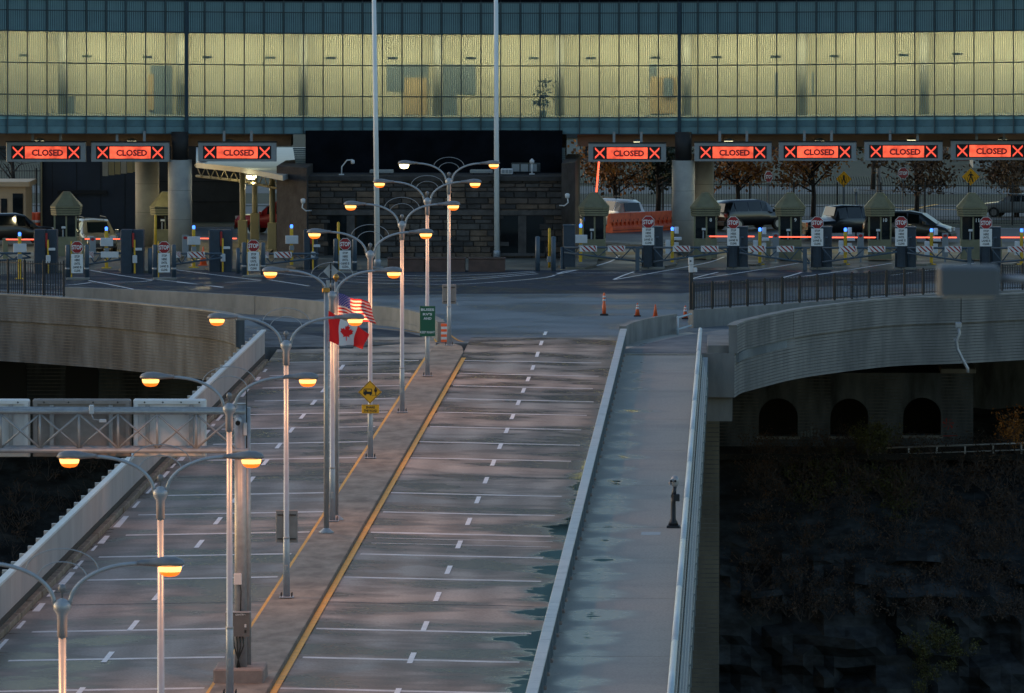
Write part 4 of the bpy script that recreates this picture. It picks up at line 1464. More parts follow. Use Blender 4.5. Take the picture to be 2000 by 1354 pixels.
# ================================================================ STONE BUILDING
YS = 415.0
st = thing('stone_building', 'low dark stone building with flat roof between the lanes', 'building')
sx0, sx1 = XX(598, YS), XX(1112, YS)
sz1 = ZZ(343, YS)
MB().box(sx0 + .05, sx1 - .05, YS + .06, YS + 14, -.01, sz1 - .05).build('wall', MT['mortar'], st)
wins = [(640, 730, 422, 500), (978, 1062, 422, 495)]
wz = [(XX(a, YS), XX(b, YS), ZZ(d, YS), ZZ(c, YS)) for a, b, c, d in wins]
rs = random.Random(11)
shapes = {}
def stone_mesh(w_, h_, k):
    key = (w_, h_, k)
    if key not in shapes:
        b = .025
        mb = MB()
        j = [rs.uniform(-.02, .02) for _ in range(8)]
        P = [(-w_ / 2, 0, -h_ / 2), (w_ / 2, 0, -h_ / 2), (w_ / 2, 0, h_ / 2), (-w_ / 2, 0, h_ / 2)]
        Q = [(-w_ / 2 + b, -.07 + j[0], -h_ / 2 + b), (w_ / 2 - b, -.07 + j[1], -h_ / 2 + b), (w_ / 2 - b, -.07 + j[2], h_ / 2 - b), (-w_ / 2 + b, -.07 + j[3], h_ / 2 - b)]
        n = mb.add(P + Q)
        mb.face([n + 4, n + 5, n + 6, n + 7])
        for i in range(4):
            q = (i + 1) % 4
            mb.face([n + i, n + q, n + 4 + q, n + 4 + i])
        shapes[key] = [mb.data('stone', m) for m in MT['stone']]
    return shapes[key]
rows, z = [], 0.0
while z < sz1 - .35:
    h_ = rs.choice((.22, .28, .34))
    rows.append((z, h_)); z += h_
nst, smallm = 0, MB()
for z, h_ in rows:
    x = sx0 + .02
    while x < sx1 - .1:
        w_ = rs.choice((.55, .75, .95, 1.2))
        w_ = min(w_, sx1 - .02 - x)
        c = x + w_ / 2
        if not any(a - .1 < c < b + .1 and z0 < z + h_ / 2 < z1 for a, b, z0, z1 in wz) and w_ > .2:
            if nst < 296:
                link('stone', rs.choice(stone_mesh(round(w_ - .03, 2), round(h_ - .03, 2), rs.randint(0, 1))), st, (c, YS + .06, z + h_ / 2)); nst += 1
            else:
                smallm.box(c - w_ / 2 + .015, c + w_ / 2 - .015, YS + rs.uniform(-.02, .02), YS + .07, z + .015, z + h_ - .015)
        x += w_
if smallm.v:
    tag(smallm.build('rubble', MT['stone'][1], st), kind='stuff')
MB().bbox(sx0 - .1, sx1 + .1, YS - .15, YS + 14, sz1 - .3, sz1 - .04, .03).build('coping', MT['stone'][2], st)
MB().bbox(sx0 + .3, sx1 - .3, YS - .06, YS + .05, ZZ(421, YS), ZZ(412, YS), .01).build('lintel_course', MT['stone'][1], st)
for a, b, z0, z1 in wz:
    wn = MB().box(a, b, YS + .02, YS + .055, z0, z1).build('window', MT['dark_glass'], st)
    m = (a + b) / 2
    MB().bbox(m - .22, m + .22, YS - .05, YS + .018, z0, z1, .01).build('mullion', MT['stone'][1], wn)
    MB().bbox(a - .08, b + .08, YS - .12, YS + .018, z0 - .16, z0 - .002, .01).build('sill', MT['stone'][1], wn)
# wings and dark upper storey
ax, bx = XX(548, 419), XX(600, 419)
mb = MB(); mb.slab([(ax, 424), (ax, 415.5), (bx + .3, 413.2), (bx + .3, 428)], -.01, ZZ(325, 416)); mb.build('wing', MT['stone'][2], st)
ax, bx = XX(1098, 415), XX(1123, 415)
mb = MB(); mb.slab([(ax, 428), (ax, 413.4), (bx, 415.2), (bx, 428)], -.01, ZZ(318, 415)); mb.build('wing', MT['stone'][2], st)
MB().box(XX(598, 420), XX(1098, 420), 419.5, 431, sz1 - .2, ZZ(255, 421)).build('upper_storey', MT['dark_wall'], st)
for k in range(9):
    a, b = AY(573, 290 + k * 4, 420), AY(600, 290 + k * 4, 420)
    MB().box(a.x + k * .02, b.x, 419.6, 420.2, a.z - .05, a.z + .03).build('louvre', MT['mullion'], st)
    a, b = AY(1098, 290 + k * 4, 420), AY(1104, 290 + k * 4, 420)
    MB().box(a.x, b.x, 419.6, 420.2, a.z - .05, a.z + .03).build('louvre', MT['mullion'], st)

# roof units and cameras on it
def roof_unit(px0, px1, py0, py1, Y, m, label):
    a, b = AY(px0, py1, Y), AY(px1, py0, Y)
    zb = sz1 - .045
    t = thing('roof_unit', label, 'roof unit', ((a.x + b.x) / 2, Y, zb))
    w_ = (b.x - a.x) / 2
    MB().bbox(-w_, w_, -.1, .7, a.z - zb if a.z - zb > .02 else .02, b.z - zb, .03).build('casing', MT[m], t)
    for s in (-.7, .7):
        MB().box(s * w_ - .04, s * w_ + .04, .0, .1, 0, max(.021, a.z - zb + .02)).build('foot', MT['black'], t)
    for k in range(3):
        MB().box(-w_ + .06 + k * w_ * .6, -w_ + .06 + k * w_ * .6 + w_ * .5, -.108, -.1, max(.04, a.z - zb + .03), b.z - zb - .05).build('grille', MT['sign_case'], t)
roof_unit(722, 768, 332, 338, 417, 'far_pale', 'long thin pale roof unit between the two tall masts')
roof_unit(918, 962, 332, 338, 417, 'far_pale', 'long thin pale roof unit just beside the straight tall mast')
roof_unit(978, 1001, 330, 340, 416, 'white_box', 'small white box unit on the stone building roof')
roof_unit(998, 1055, 319, 336, 417.5, 'far_grey', 'wide grey roof unit behind the dome camera post')


def mast(px0, pyb, px1, r0, r1, label):
    b = G(px0, pyb, -.01)
    t = AY(px1, -40, b.y)
    o = thing('mast', label, 'mast', b)
    MB().tube([(0, 0, 0), (t.x - b.x, 0, t.z)], [r0, r1], 14).build('shaft', MT['mast_paint'], o)
    MB().bbox(-.3, .3, -.3, .3, 0, .06, .02).build('base_plate', MT['galv'], o)
    MB().lathe([(r0 * 1.25, .06), (r0 * 1.25, .4), (r0, .45)], n=14).build('collar', MT['lamp_steel'], o)
mast(737.5, 523, 730, .15, .11, 'leaning tall pale mast in front of the stone building')
mast(970.5, 505, 968.5, .15, .11, 'straight tall pale mast standing behind the brown planters')

for k, (a, b, lab) in enumerate(((757, 828, 'dark brown planter box beside the leaning mast'), (829, 908, 'long brown planter box, middle one of three'), (915, 986, 'brown planter box at the foot of the straight mast'))):
    p, q = G(a, 531, -.003), G(b, 531, -.003)
    t = thing('planter', lab, 'planter', ((p.x + q.x) / 2, p.y + .5, -.003), group='brown planter boxes before the stone building')
    w_ = (q.x - p.x) / 2
    MB().bbox(-w_, w_, -.5, .5, 0, .66, .03).build('box', MT['planter'], t)
    MB().bbox(-w_ - .03, w_ + .03, -.53, .53, .661, .72, .015).build('rim', MT['planter'], t)
    MB().box(-w_ + .08, w_ - .08, -.42, .42, .70, .735).build('soil', MT['soil'], t)


def wall_camera(px, py, Y, s, label):
    p = AY(px, py, Y)
    t = thing('wall_camera', label, 'camera', p)
    MB().tube([(0, 0, 0), (-s * .05, -.1, -.35), (s * .15, -.15, -.52), (s * .42, .25, -.52)], .035, 6).build('bracket', MT['white_box'], t)
    MB().lathe([(.02, -.14), (.11, -.1), (.13, 0), (.13, .1), (.05, .15)], n=10).build('dome', MT['white_box'], t)
wall_camera(592, 393, 413, 1, 'white dome camera on a curved bracket beside the leaning mast wall')
wall_camera(1108, 383, 413, -1, 'white dome camera on a curved bracket at the booth side of the stone wall')
t = thing('roof_camera', 'white camera hung from a crooked post on the stone building roof', 'camera', AY(667, 342, 416))
MB().tube([(0, 0, 0), (.02, 0, .45), (.3, 0, .8), (.62, 0, .82)], .035, 8).build('post', MT['white_box'], t)
MB().lathe([(.02, -.2), (.1, -.14), (.1, 0), (.03, .05)], (.62, 0, .78), 10).build('dome', MT['white_box'], t)
MB().box(-.14, .14, -.1, .1, 0, .06).build('base', MT['white_box'], t)
t = thing('roof_camera', 'white dome camera on a short straight post on the stone roof', 'camera', AY(1039, 341, 416))
MB().cyl((0, 0, 0), (0, 0, .6), .04, n=8).build('post', MT['white_box'], t)
MB().lathe([(.02, .58), (.13, .62), (.13, .75), (.03, .86)], n=10).build('dome', MT['white_box'], t)
MB().box(-.14, .14, -.1, .1, 0, .06).build('base', MT['white_box'], t)

# ================================================================ LANE EQUIPMENT
def octagon(r, y0, y1):
    return MB().prism([(r * math.cos(math.pi / 8 + k * math.pi / 4), r * math.sin(math.pi / 8 + k * math.pi / 4)) for k in range(8)], y0, y1)


def sign_plates(t, z_stop, z_rect, y=0.0, r=.345, rw=.63, rh=.92, skew=0.0):
    octagon(r, y - .012, y + .01).build('stop_plate', MT['white_sign'], t, (0, 0, z_stop))
    octagon(r * .93, y - .016, y - .0125).build('stop_field', MT['red_sign'], t, (0, 0, z_stop))
    mb = MB(); put_text(mb, 'STOP', 0, y - .019, z_stop, r * .70, -r * 1.56)
    mb.build('lettering', MT['white_sign'], t)
    MB().bbox(-rw / 2, rw / 2, y - .012, y + .01, z_rect - rh / 2, z_rect + rh / 2, .01).build('notice_plate', MT['white_sign'], t)
    mb = MB()
    for k, (s, wd) in enumerate((('STOP', .44), ('HERE', .44), ('UNTIL', .52), ('LANE IS', .72), ('CLEAR', .56))):
        put_text(MB(), s, .01, y - .016, z_rect + rh * (.37 - .185 * k), rh * .125, -rw * wd).build('lettering', MT['black_ink'], t)


STOPS_R = [(1266, 434, 462), (1432, 435, 463), (1596, 435, 463.5), (1760, 434.5, 463), (1925.5, 435, 463.5)]
ORDR = ['first', 'second', 'third', 'fourth', 'fifth', 'sixth']
YC = 403.8
for k, (px, py, pr2) in enumerate(STOPS_R):
    x = XX(px, YC - 1.0)
    t = thing('stop_sign', 'red stop sign with notice, on the %s gate cabinet from the stone building' % ORDR[k], 'sign', (x, YC - 1.0, 0), group='stop signs on the blue gate cabinets')
    sign_plates(t, ZZ(py, YC - 1.0), ZZ(pr2, YC - 1.0))
    MB().box(-.03, .03, .011, .06, .05, ZZ(py, YC) + .2).build('post', MT['gate_blue'], t)
    # gate cabinet: a broad body with a darker recessed front leaf
    xc = XX(px + 8, YC)
    g = thing('gate_cabinet', 'slate-blue steel gate cabinet, %s in the row from the stone building' % ORDR[k], 'cabinet', (xc, YC, 0), group='blue gate cabinets along the lanes')
    h_ = ZZ(444, YC)
    MB().bbox(-.52, .56, -.35, .75, .12, h_, .03).build('body', MT['gate_blue'], g)
    MB().bbox(-.60, .64, -.5, .85, 0, .12, .03).build('plinth', MT['block'] if False else MT['conc'], g)
    MB().bbox(-.46, -.02, -.60, -.352, .121, h_ - .95, .02).build('front_leaf', MT['black_iron'] if False else MT['gate_blue'], g)
    for s in (-.5, .14):
        MB().tube([(s, -.44, .122), (s, -.44, 1.55), (s + .05, -.44, 1.68), (s + .2, -.44, 1.68)], .05, 8).build('hinge_post', MT['gate_tube'], g)
    MB().bbox(.40, .5, -.362, -.351, 1.0, 1.25, .004).build('latch', MT['black_iron'], g)
    MB().bbox(-.54, .58, -.37, .77, h_ + .001, h_ + .04, .012).build('lid', MT['gate_tube'], g)


def arm(xa, xb, Y, za, zb0, zb1, panels, label, post=None, group='lattice lane gates'):
    """lattice gate arm from xa to xb: straight top tube, sloping bottom tube, zigzag webs, striped panels"""
    t = thing('lane_gate', label, 'gate', (0, Y, 0), group=group)
    MB().cyl((xa, 0, za), (xb, 0, za), .055, n=8).build('top_tube', MT['gate_tube'], t)
    MB().cyl((xa, 0, zb0), (xb, 0, zb1), .05, n=8).build('bottom_tube', MT['gate_tube'], t)
    n = 7
    for i in range(n):
        x0, x1 = xa + (xb - xa) * i / n, xa + (xb - xa) * (i + 1) / n
        b0, b1 = zb0 + (zb1 - zb0) * i / n, zb0 + (zb1 - zb0) * (i + 1) / n
        if i % 2 == 0:
            MB().cyl((x0, 0, za), (x1, 0, b1), .035, n=6).build('web', MT['gate_tube'], t)
        else:
            MB().cyl((x0, 0, b0), (x1, 0, za), .035, n=6).build('web', MT['gate_tube'], t)
    for p0, p1, faded in panels:
        h_ = .16
        pl = MB().bbox(p0, p1, -.08, -.058, za - .17 - .04, za + .09 + .01, .006).build('striped_panel', MT['reflect'], t)
        if faded == 2:
            continue
        z0, z1 = za - .20, za + .09
        q = (p1 - p0) / 3.4
        for k in range(4):
            x = p0 + .02 + (k - .45) * q
            xs_, xe = x, x + q * .42
            sh = .32
            P = [(xs_ + sh, z0), (xe + sh, z0), (xe, z1), (xs_, z1)]
            P = [(min(p1 - .01, max(p0 + .01, a)), b) for a, b in P]
            if P[1][0] - P[0][0] < .02 and P[2][0] - P[3][0] < .02: continue
            mb = MB(); mb.poly([(a, -.0835, b) for a, b in P])
            mb.build('stripe', MT['red_sign'] if not faded else MT['graffiti_red'], pl)
    if post:
        MB().bbox(post - .11, post + .11, -.16, .06 - .12 + .0, -.003, za + .05, .02).build('rest_post', MT['gate_tube'], t)
    return t


YG = 402.6
LB = 'blue-grey lattice gate with red-white panels, %s lane from the stone building'
def xg(px): return XX(px, YG)
GATES = [((1102, 1256), (494, 512), ((1132, 1166), (1187, 1221)), 1245), ((1276, 1422), (512, 492), ((1314, 1348), (1369, 1403)), None),
         ((1444, 1582), (494, 514), ((1461, 1495), (1517, 1551)), 1572), ((1606, 1752), (512, 492), ((1639, 1673), (1695, 1729)), None),
         ((1772, 1902), (494, 512), ((1789, 1823), (1845, 1878)), 1893), ((1936, 2080), (513, 500), ((1968, 2002), (2022, 2056)), None)]
for k, ((a, b), (z0, z1), pans, post) in enumerate(GATES):
    arm(xg(a), xg(b), YG, ZZ(484, YG), ZZ(z0, YG), ZZ(z1, YG), [(xg(p), xg(q), 0) for p, q in pans], LB % ORDR[k], xg(post) if post else None)
# first cabinet next to the stone building
g = thing('gate_cabinet', 'narrow slate-blue gate cabinet against the corner of the stone building', 'cabinet', (XX(1113, YC), YC, 0), group='blue gate cabinets along the lanes')
MB().bbox(-.36, .28, -.3, .5, 0, ZZ(441, YC), .03).build('body', MT['gate_blue'], g)
MB().bbox(-.5, -.365, -.36, -.12, 0, 1.15, .02).build('hinge_post', MT['gate_tube'], g)
MB().bbox(-.38, .30, -.32, .52, ZZ(441, YC) + .001, ZZ(441, YC) + .04, .01).build('lid', MT['gate_tube'], g)

# left lanes
STOPS_L = [(150.5, 485, 517, 546, 0), (320.5, 485, 515, 546, 1), (495, 481.5, 512, 541, 2), (674, 478, 509, 533, 3)]
for k, (px, py, pr2, pb, _) in enumerate(STOPS_L):
    Y = G(px, pb).y
    lab = ('by the black fence and the khaki booth', 'in front of the round concrete columns', 'in front of the cream canopy columns', 'in front of the stone building')[k]
    t = thing('stop_sign', 'red stop sign with notice between blue bollards, %s' % lab, 'sign', (XX(px, Y), Y, 0), group='stop signs between blue bollards')
    sign_plates(t, ZZ(py, Y), ZZ(pr2, Y), r=.33, rw=.60, rh=.98)
    MB().bbox(-.33, -.26, .03, .1, -.005, ZZ(py - 12, Y), .01).build('post', MT['yellow'], t)
    MB().box(-.26, .26, .02, .05, ZZ(pr2, Y) - .1, ZZ(pr2, Y) + .1).build('bracket', MT['galv'], t)
    MB().bbox(-.55, .62, -.2, .45, -.005, .10, .03).build('footing', MT['conc'], t)
    for s in (-1, 1):
        b = thing('bollard', 'slate-blue bollard %s stop sign %s' % (('at yellow-post side of', 'at plain side of')[s > 0], lab), 'bollard', (XX(px, Y) + s * .49, Y + .1, .10), group='blue bollards beside the stop signs')
        MB().lathe([(.125, 0), (.125, 1.62), (.11, 1.66), (.02, 1.68)], n=12).build('tube', MT['gate_tube'], b)
        MB().lathe([(.13, .4), (.13, .5)], n=12).build('band', MT['galv'], b)
CABS_L = [(89, 534, 'next to the black fence', 0), (258, 534, 'before the khaki booth lane', 1), (430, 531, 'before the dark grey wall', 2), (606, 527, 'beside the stone building wing', 3)]
for px, pb, lab, k in CABS_L:
    Y = G(px, pb).y + .3
    g = thing('gate_cabinet', 'slate-blue gate cabinet with red lamp and yellow post, %s' % lab, 'cabinet', (XX(px, Y), Y, 0), group='blue gate cabinets along the lanes')
    h_ = ZZ(450, Y)
    wq = .58 if k < 3 else .34
    MB().bbox(-wq, .02, -.3, .6, -.005, h_, .03).build('body', MT['gate_blue'], g)
    MB().bbox(.025, wq + .02, -.15, .75, -.005, h_ - .02, .03).build('body', MT['gate_blue'], g)
    MB().bbox(.03, .13, -.34, -.155, 1.35, 2.1, .02).build('red_lamp', MT['red_sign'], g)
    MB().bbox(.12, .21, -.42, -.345, -.005, 1.75, .02).build('yellow_post', MT['yellow'], g)
    MB().bbox(.2, .55, -.5, -.40, 1.2, 1.33, .02).build('camera', MT['white_box'], g)
    MB().bbox(.06, .3, -.5, -.425, .55, .95, .02).build('box', MT['white_box'], g)
YL = 398.5
def xq(px): return XX(px, YL)
for k, (a, b, pans, lab) in enumerate((((172, 262), (0, 0), [(170, 183, 1), (197, 232, 2)], 'blue-grey lattice gate with a blank white panel by the khaki booth'),
                                       ((341, 434), (0, 0), [(340, 353, 1), (366, 400, 1)], 'blue-grey lattice gate with faded stripes before the round columns'),
                                       ((514, 622), (0, 0), [(513, 525, 1), (535, 570, 1)], 'blue-grey lattice gate with faded stripes beside the stone building'),
                                       ((-60, 60), (0, 0), [(-30, 0, 1)], 'blue-grey lattice gate behind the black fence'))):
    arm(xq(a[0]), xq(a[1]), YL, ZZ(497, YL), ZZ(518, YL), ZZ(505, YL), [(xq(p), xq(q), f) for p, q, f in pans], lab)
for px in (293, 465):
    Y = 398.3
    b = thing('bollard', 'short blue bollard with side brackets %s' % ('left of the column-side stop sign' if False else ('beside the stop sign before the round columns' if px < 400 else 'beside the stop sign before the canopy columns')), 'bollard', (XX(px, Y), Y, -.003))
    MB().lathe([(.11, 0), (.11, 1.3), (.02, 1.33)], n=10).build('tube', MT['gate_tube'], b)
    MB().box(.1, .5, -.04, .04, 1.0, 1.1).build('bracket', MT['gate_tube'], b)
    MB().box(.1, .5, -.04, .04, .45, .55).build('bracket', MT['gate_tube'], b)

# yellow beacon posts with blue lights
def beacon(px, pyl, pb, label, big):
    Y = G(px, pb).y
    t = thing('beacon_post', label, 'beacon', (XX(px, Y), Y, -.003), group='yellow posts with blue beacons')
    zt = ZZ(pyl, Y)
    MB().bbox(-.085, .085, -.085, .085, .05, zt - .12, .02).build('post', MT['yellow'], t)
    MB().bbox(-.25, .25, -.25, .25, 0, .05, .015).build('base', MT['yellow'], t)
    MB().lathe([(.07, zt - .119), (.08, zt), (.05, zt + .06)], n=10).build('blue_light', MT['blue_led'], t)
    if big:
        MB().bbox(.12, .34, -.1, .1, zt - .28, zt + .08, .02).build('camera_box', MT['white_box'], t)
        MB().bbox(.10, .5, -.22, -.05, zt - .62, zt - .46, .03).build('camera', MT['white_box'], t)
        MB().bbox(-.36, -.10, -.12, .12, zt - 1.35, zt - .62, .02).build('meter_box', MT['white_box'], t)
        MB().bbox(.10, .34, -.15, .1, zt - 1.25, zt - .75, .02).build('meter_box', MT['white_box'], t)
    else:
        MB().bbox(-.32, .36, -.16, -.087, zt - .95, zt - .52, .02).build('meter_box', MT['white_box'], t)
        MB().bbox(-.12, .14, -.15, -.088, zt - 1.3, zt - 1.05, .02).build('meter_box', MT['sign_case'], t)
    l = bpy.data.lights.new('beacon_lamp', 'POINT'); l.energy = (1.5) * KE; l.color = (.12, .35, 1); l.shadow_soft_size = .08
    link('beacon_lamp', l, t, (0, -.2, zt + .05))


for px, py, pb, lab, big in ((1134, 440, 515, 'against the stone building corner', 0), (1313, 446, 516, 'beside the round column', 1), (1484, 447, 517, 'before the second booth past the column', 1),
                             (1651, 447, 517, 'behind the tail of the dark pickup', 1), (1819, 448, 517, 'before the dark minivan nose', 1), (1995, 448, 517, 'before the parked pale car', 1),
                             (38.5, 458, 545, 'behind the black fence', 0), (208, 447, 524, 'before the pale off-road car', 0), (378.5, 444, 523, 'before the round columns', 0), (569.5, 442, 521, 'by the stone building wing', 0)):
    beacon(px, py, pb, 'yellow post with blue beacon and white boxes, %s' % lab, big)
for px, pb, h_, lab in ((1073, 523, 2.05, 'slim yellow post between blue bollards by the stone building'), (304, 500, 2.2, 'slim yellow post in front of the rear round column'), (661, 520, 2.3, 'slim yellow post behind the stop sign at the stone building')):
    p = G(px, pb, -.003)
    t = thing('yellow_post', lab, 'post', p)
    MB().lathe([(.07, 0), (.07, h_), (.02, h_ + .05)], n=10).build('tube', MT['yellow'], t)
    MB().bbox(-.12, .12, -.14, -.071, .3, .6, .02).build('box', MT['sign_case'], t)
for px, pb, lab in ((1050, 530, 'blue bollard at the planter side of the slim yellow post'), (1081, 530, 'blue bollard at the lane side of the slim yellow post')):
    p = G(px, pb, -.003)
    b = thing('bollard', lab, 'bollard', p)
    MB().lathe([(.125, 0), (.125, 1.8), (.02, 1.84)], n=12).build('tube', MT['gate_tube'], b)

# kerbed islands
def island(px, pyf, pyb, wd, label):
    a, b = G(px, pyf, 0), G(px, pyb, 0)
    mb = MB()
    x = a.x
    mb.slab([(x - wd * .25, a.y), (x + wd * .25, a.y), (x + wd / 2, a.y + 2), (x + wd / 2, b.y), (x - wd / 2, b.y), (x - wd / 2, a.y + 2)], -.02, .10)
    o = mb.build('traffic_island', MT['lane'])
    tag(o, label, 'island', 'kerbed islands between the lanes')
for px, f, b, w_, lab in ((1125, 526, 480, 2.0, 'against the stone building'), (1285, 523, 480, 1.9, 'before the round column'), (1462, 520, 480, 1.6, 'behind the second gate cabinet'), (1628, 520, 480, 1.6, 'behind the third gate cabinet'),
                          (1795, 520, 480, 1.6, 'behind the fourth gate cabinet'), (1960, 520, 480, 1.6, 'behind the fifth gate cabinet'), (270, 533, 490, 2.4, 'before the rear round column'), (440, 530, 490, 2.4, 'before the canopy columns'),
                          (600, 526, 490, 2.4, 'beside the stone building wing'), (110, 533, 490, 2.2, 'under the khaki booth by the navy wall')):
    island(px, f, b, w_, 'low concrete kerbed island %s' % lab)

# booths
def booth(px, Y, num, label):
    t = thing('toll_booth', label, 'booth', (XX(px, Y), Y, .10), group='khaki inspection booths')
    zE, zL, zA = ZZ(404, Y) - .1, ZZ(422, Y) - .1, ZZ(376, Y) - .1
    MB().bbox(-.62, .62, -.75, .75, 0, 1.05, .03).build('lower_wall', MT['booth'], t)
    for sx in (-.58, .05, .58):
        MB().box(sx - .045, sx + .045, -.72, -.64, 1.051, zL).build('corner_post', MT['booth'], t)
        MB().box(sx - .045, sx + .045, .64, .72, 1.051, zL).build('corner_post', MT['booth'], t)
    MB().box(-.53, .0, -.68, -.665, 1.06, zL - .002).build('window', MT['dark_glass'], t)
    MB().box(.1, .53, -.68, -.665, 1.06, zL - .002).build('window', MT['dark_glass'], t)
    for s in (-.6, .6):
        MB().box(s - .006, s + .006, -.63, .63, 1.06, zL - .002).build('window', MT['dark_glass'], t)
    MB().box(-.5, .5, .66, .675, 1.06, zL - .002).build('window', MT['dark_glass'], t)
    n = 4
    for k in range(n):                             # stepped louvre fascia
        z0 = zL + (zE - zL) * k / n
        z1 = zL + (zE - zL) * (k + 1) / n
        q = .78 + .015 * k
        MB().slab([(-q, -.6), (-q + .3, -.9), (q - .3, -.9), (q, -.6), (q, .6), (q - .3, .9), (-q + .3, .9), (-q, .6)], z0 + .035, z1 - .005).build('fascia_blade', MT['booth'], t)
        MB().slab([(-q + .06, -.55), (-q + .33, -.84), (q - .33, -.84), (q - .06, -.55), (q - .06, .55), (q - .33, .84), (-q + .33, .84), (-q + .06, .55)], z0 - .004, z0 + .034).build('fascia_gap', MT['black'], t)
    q = .84
    base = [(-q, -.62), (-q + .32, -.94), (q - .32, -.94), (q, -.62), (q, .62), (q - .32, .94), (-q + .32, .94), (-q, .62)]
    mb = MB()
    tp = [(x * .22, y * .22) for x, y in base]
    k = mb.add([(x, y, zE) for x, y in base] + [(x, y, zA) for x, y in tp])
    for i in range(8):
        j = (i + 1) % 8
        mb.face([k + i, k + j, k + 8 + j, k + 8 + i])
    mb.face([k + 8 + i for i in range(8)]); mb.face([k + 7 - i for i in range(8)])
    mb.build('roof', MT['booth_roof'], t)
    if num:
        mb = MB(); put_text(mb, num, .28, -.685, zL - .18, .2)
        mb.build('lettering', MT['white_sign'], t)
    MB().bbox(-.2, .02, -.8, -.73, 1.5, 1.62, .01).build('camera', MT['white_box'], t)
    MB().bbox(-.16, -.08, -.82, -.75, 1.05, 1.45, .01).build('intercom', MT['sign_case'], t)
    return t
YB = 413
booth(1160, YB, None, 'khaki booth lit red on one roof side, beside the stone building')
booth(1378, YB + 1, '8', 'khaki booth half hidden behind the round columns, marked 8')
booth(1543, YB, '9', 'khaki inspection booth marked 9, behind the dark pickup tail')
booth(1718, YB, '10', 'khaki inspection booth marked 10, between pickup and minivan')
booth(1898, YB, '11', 'khaki inspection booth marked 11, beside the minivan nose')
booth(130, 415, None, 'khaki inspection booth in front of the navy wall')
booth(323, 424, None, 'khaki booth glimpsed between the two round columns')
# small red-topped plates beside the booths
for px, py, lab in ((1515, 466, 'before the ninth booth'), (1681, 466, 'before the tenth booth'), (1846, 466, 'before the eleventh booth'), (181, 473, 'by the pale off-road car'), (362, 470, 'before the front round column')):
    Y = 409.0
    p = AY(px, py, Y)
    t = thing('notice_board', 'small grey notice board with a red disc %s' % lab, 'sign', (p.x, Y, .095), group='small notice boards by the booths')
    MB().bbox(-.17, .17, -.03, .03, .3, p.z + .2, .01).build('board', MT['sign_case'], t)
    MB().prism([(.11 * math.cos(k * math.pi / 6), p.z + .05 + .08 * math.sin(k * math.pi / 6)) for k in range(12)], -.036, -.031).build('red_disc', MT['red_sign'], t)
    MB().box(-.05, .05, -.02, .02, 0, .299).build('foot', MT['sign_case'], t)
# illuminated red boom arms
BO = [((1272, 1330), 462, 'between the first and second gate cabinets'), ((1384, 1475), 462, 'in the lane before the eighth booth'), ((1500, 1586), 463, 'in the lane before the ninth booth'), ((1620, 1712), 464, 'in the lane before the tenth booth'), ((1786, 1870), 464, 'in the lane before the eleventh booth'), ((1952, 2040), 464, 'beyond booth 11'),
      ((10, 68), 468, 'behind the black fence'), ((164, 236), 467, 'across the lane of the pale off-road car'), ((384, 464), 466, 'across the lane before the dark grey wall')]
for (a, b), py, lab in BO[1:]:
    Y = 411.5
    p, q = AY(a, py, Y), AY(b, py, Y)
    t = thing('boom_barrier', 'lowered boom barrier with glowing red strip %s' % lab, 'barrier', (p.x, Y, 0), group='boom barriers with red light strips')
    MB().box(0, q.x - p.x, -.03, .03, p.z - .03, p.z + .05).build('boom', MT['sign_case'], t)
    MB().box(.05, q.x - p.x - .05, -.045, -.031, p.z - .025, p.z + .03).build('light_strip', MT['led_bar'], t)
    MB().bbox(-.14, .14, -.02 + .06, .32, .09, p.z + .06, .02).build('motor_post', MT['booth'], t)
# one boom stands raised
a, b = AY(1163.5, 391, 421), AY(1171, 300, 421)
t = thing('boom_barrier', 'raised boom with a glowing red light strip beside the white car', 'barrier', a)
d = b - a
MB().tube([(0, 0, -1.6), tuple(d)], .04, 6).build('boom', MT['sign_case'], t)
MB().tube([(0, -.05, 0), (d.x, d.y - .05, d.z)], .045, 6).build('light_strip', MT['led_bar'], t)
l = bpy.data.lights.new('boom_lamp', 'POINT'); l.energy = (7) * KE; l.color = (1, .05, .03); l.shadow_soft_size = .5
link('boom_lamp', l, t, tuple(d * .5 + Vector((0, -.3, 0))))

# ================================================================ VEHICLES
PAINT = {}
def paint(name, c):
    m = M(name, c, .28, .15, spec=.6)
    m.node_tree.nodes['Principled BSDF'].inputs['Coat Weight'].default_value = .6
    return m
MT['tail_red'] = M('tail_lamp_red', (.25, .01, .01), .25)
MT['head_clear'] = M('headlamp_glass', (.55, .56, .58), .15)
MT['trim'] = M('black_trim', (.012, .012, .014), .5)
MT['rim'] = M('wheel_rim', (.30, .31, .33), .35, .7)


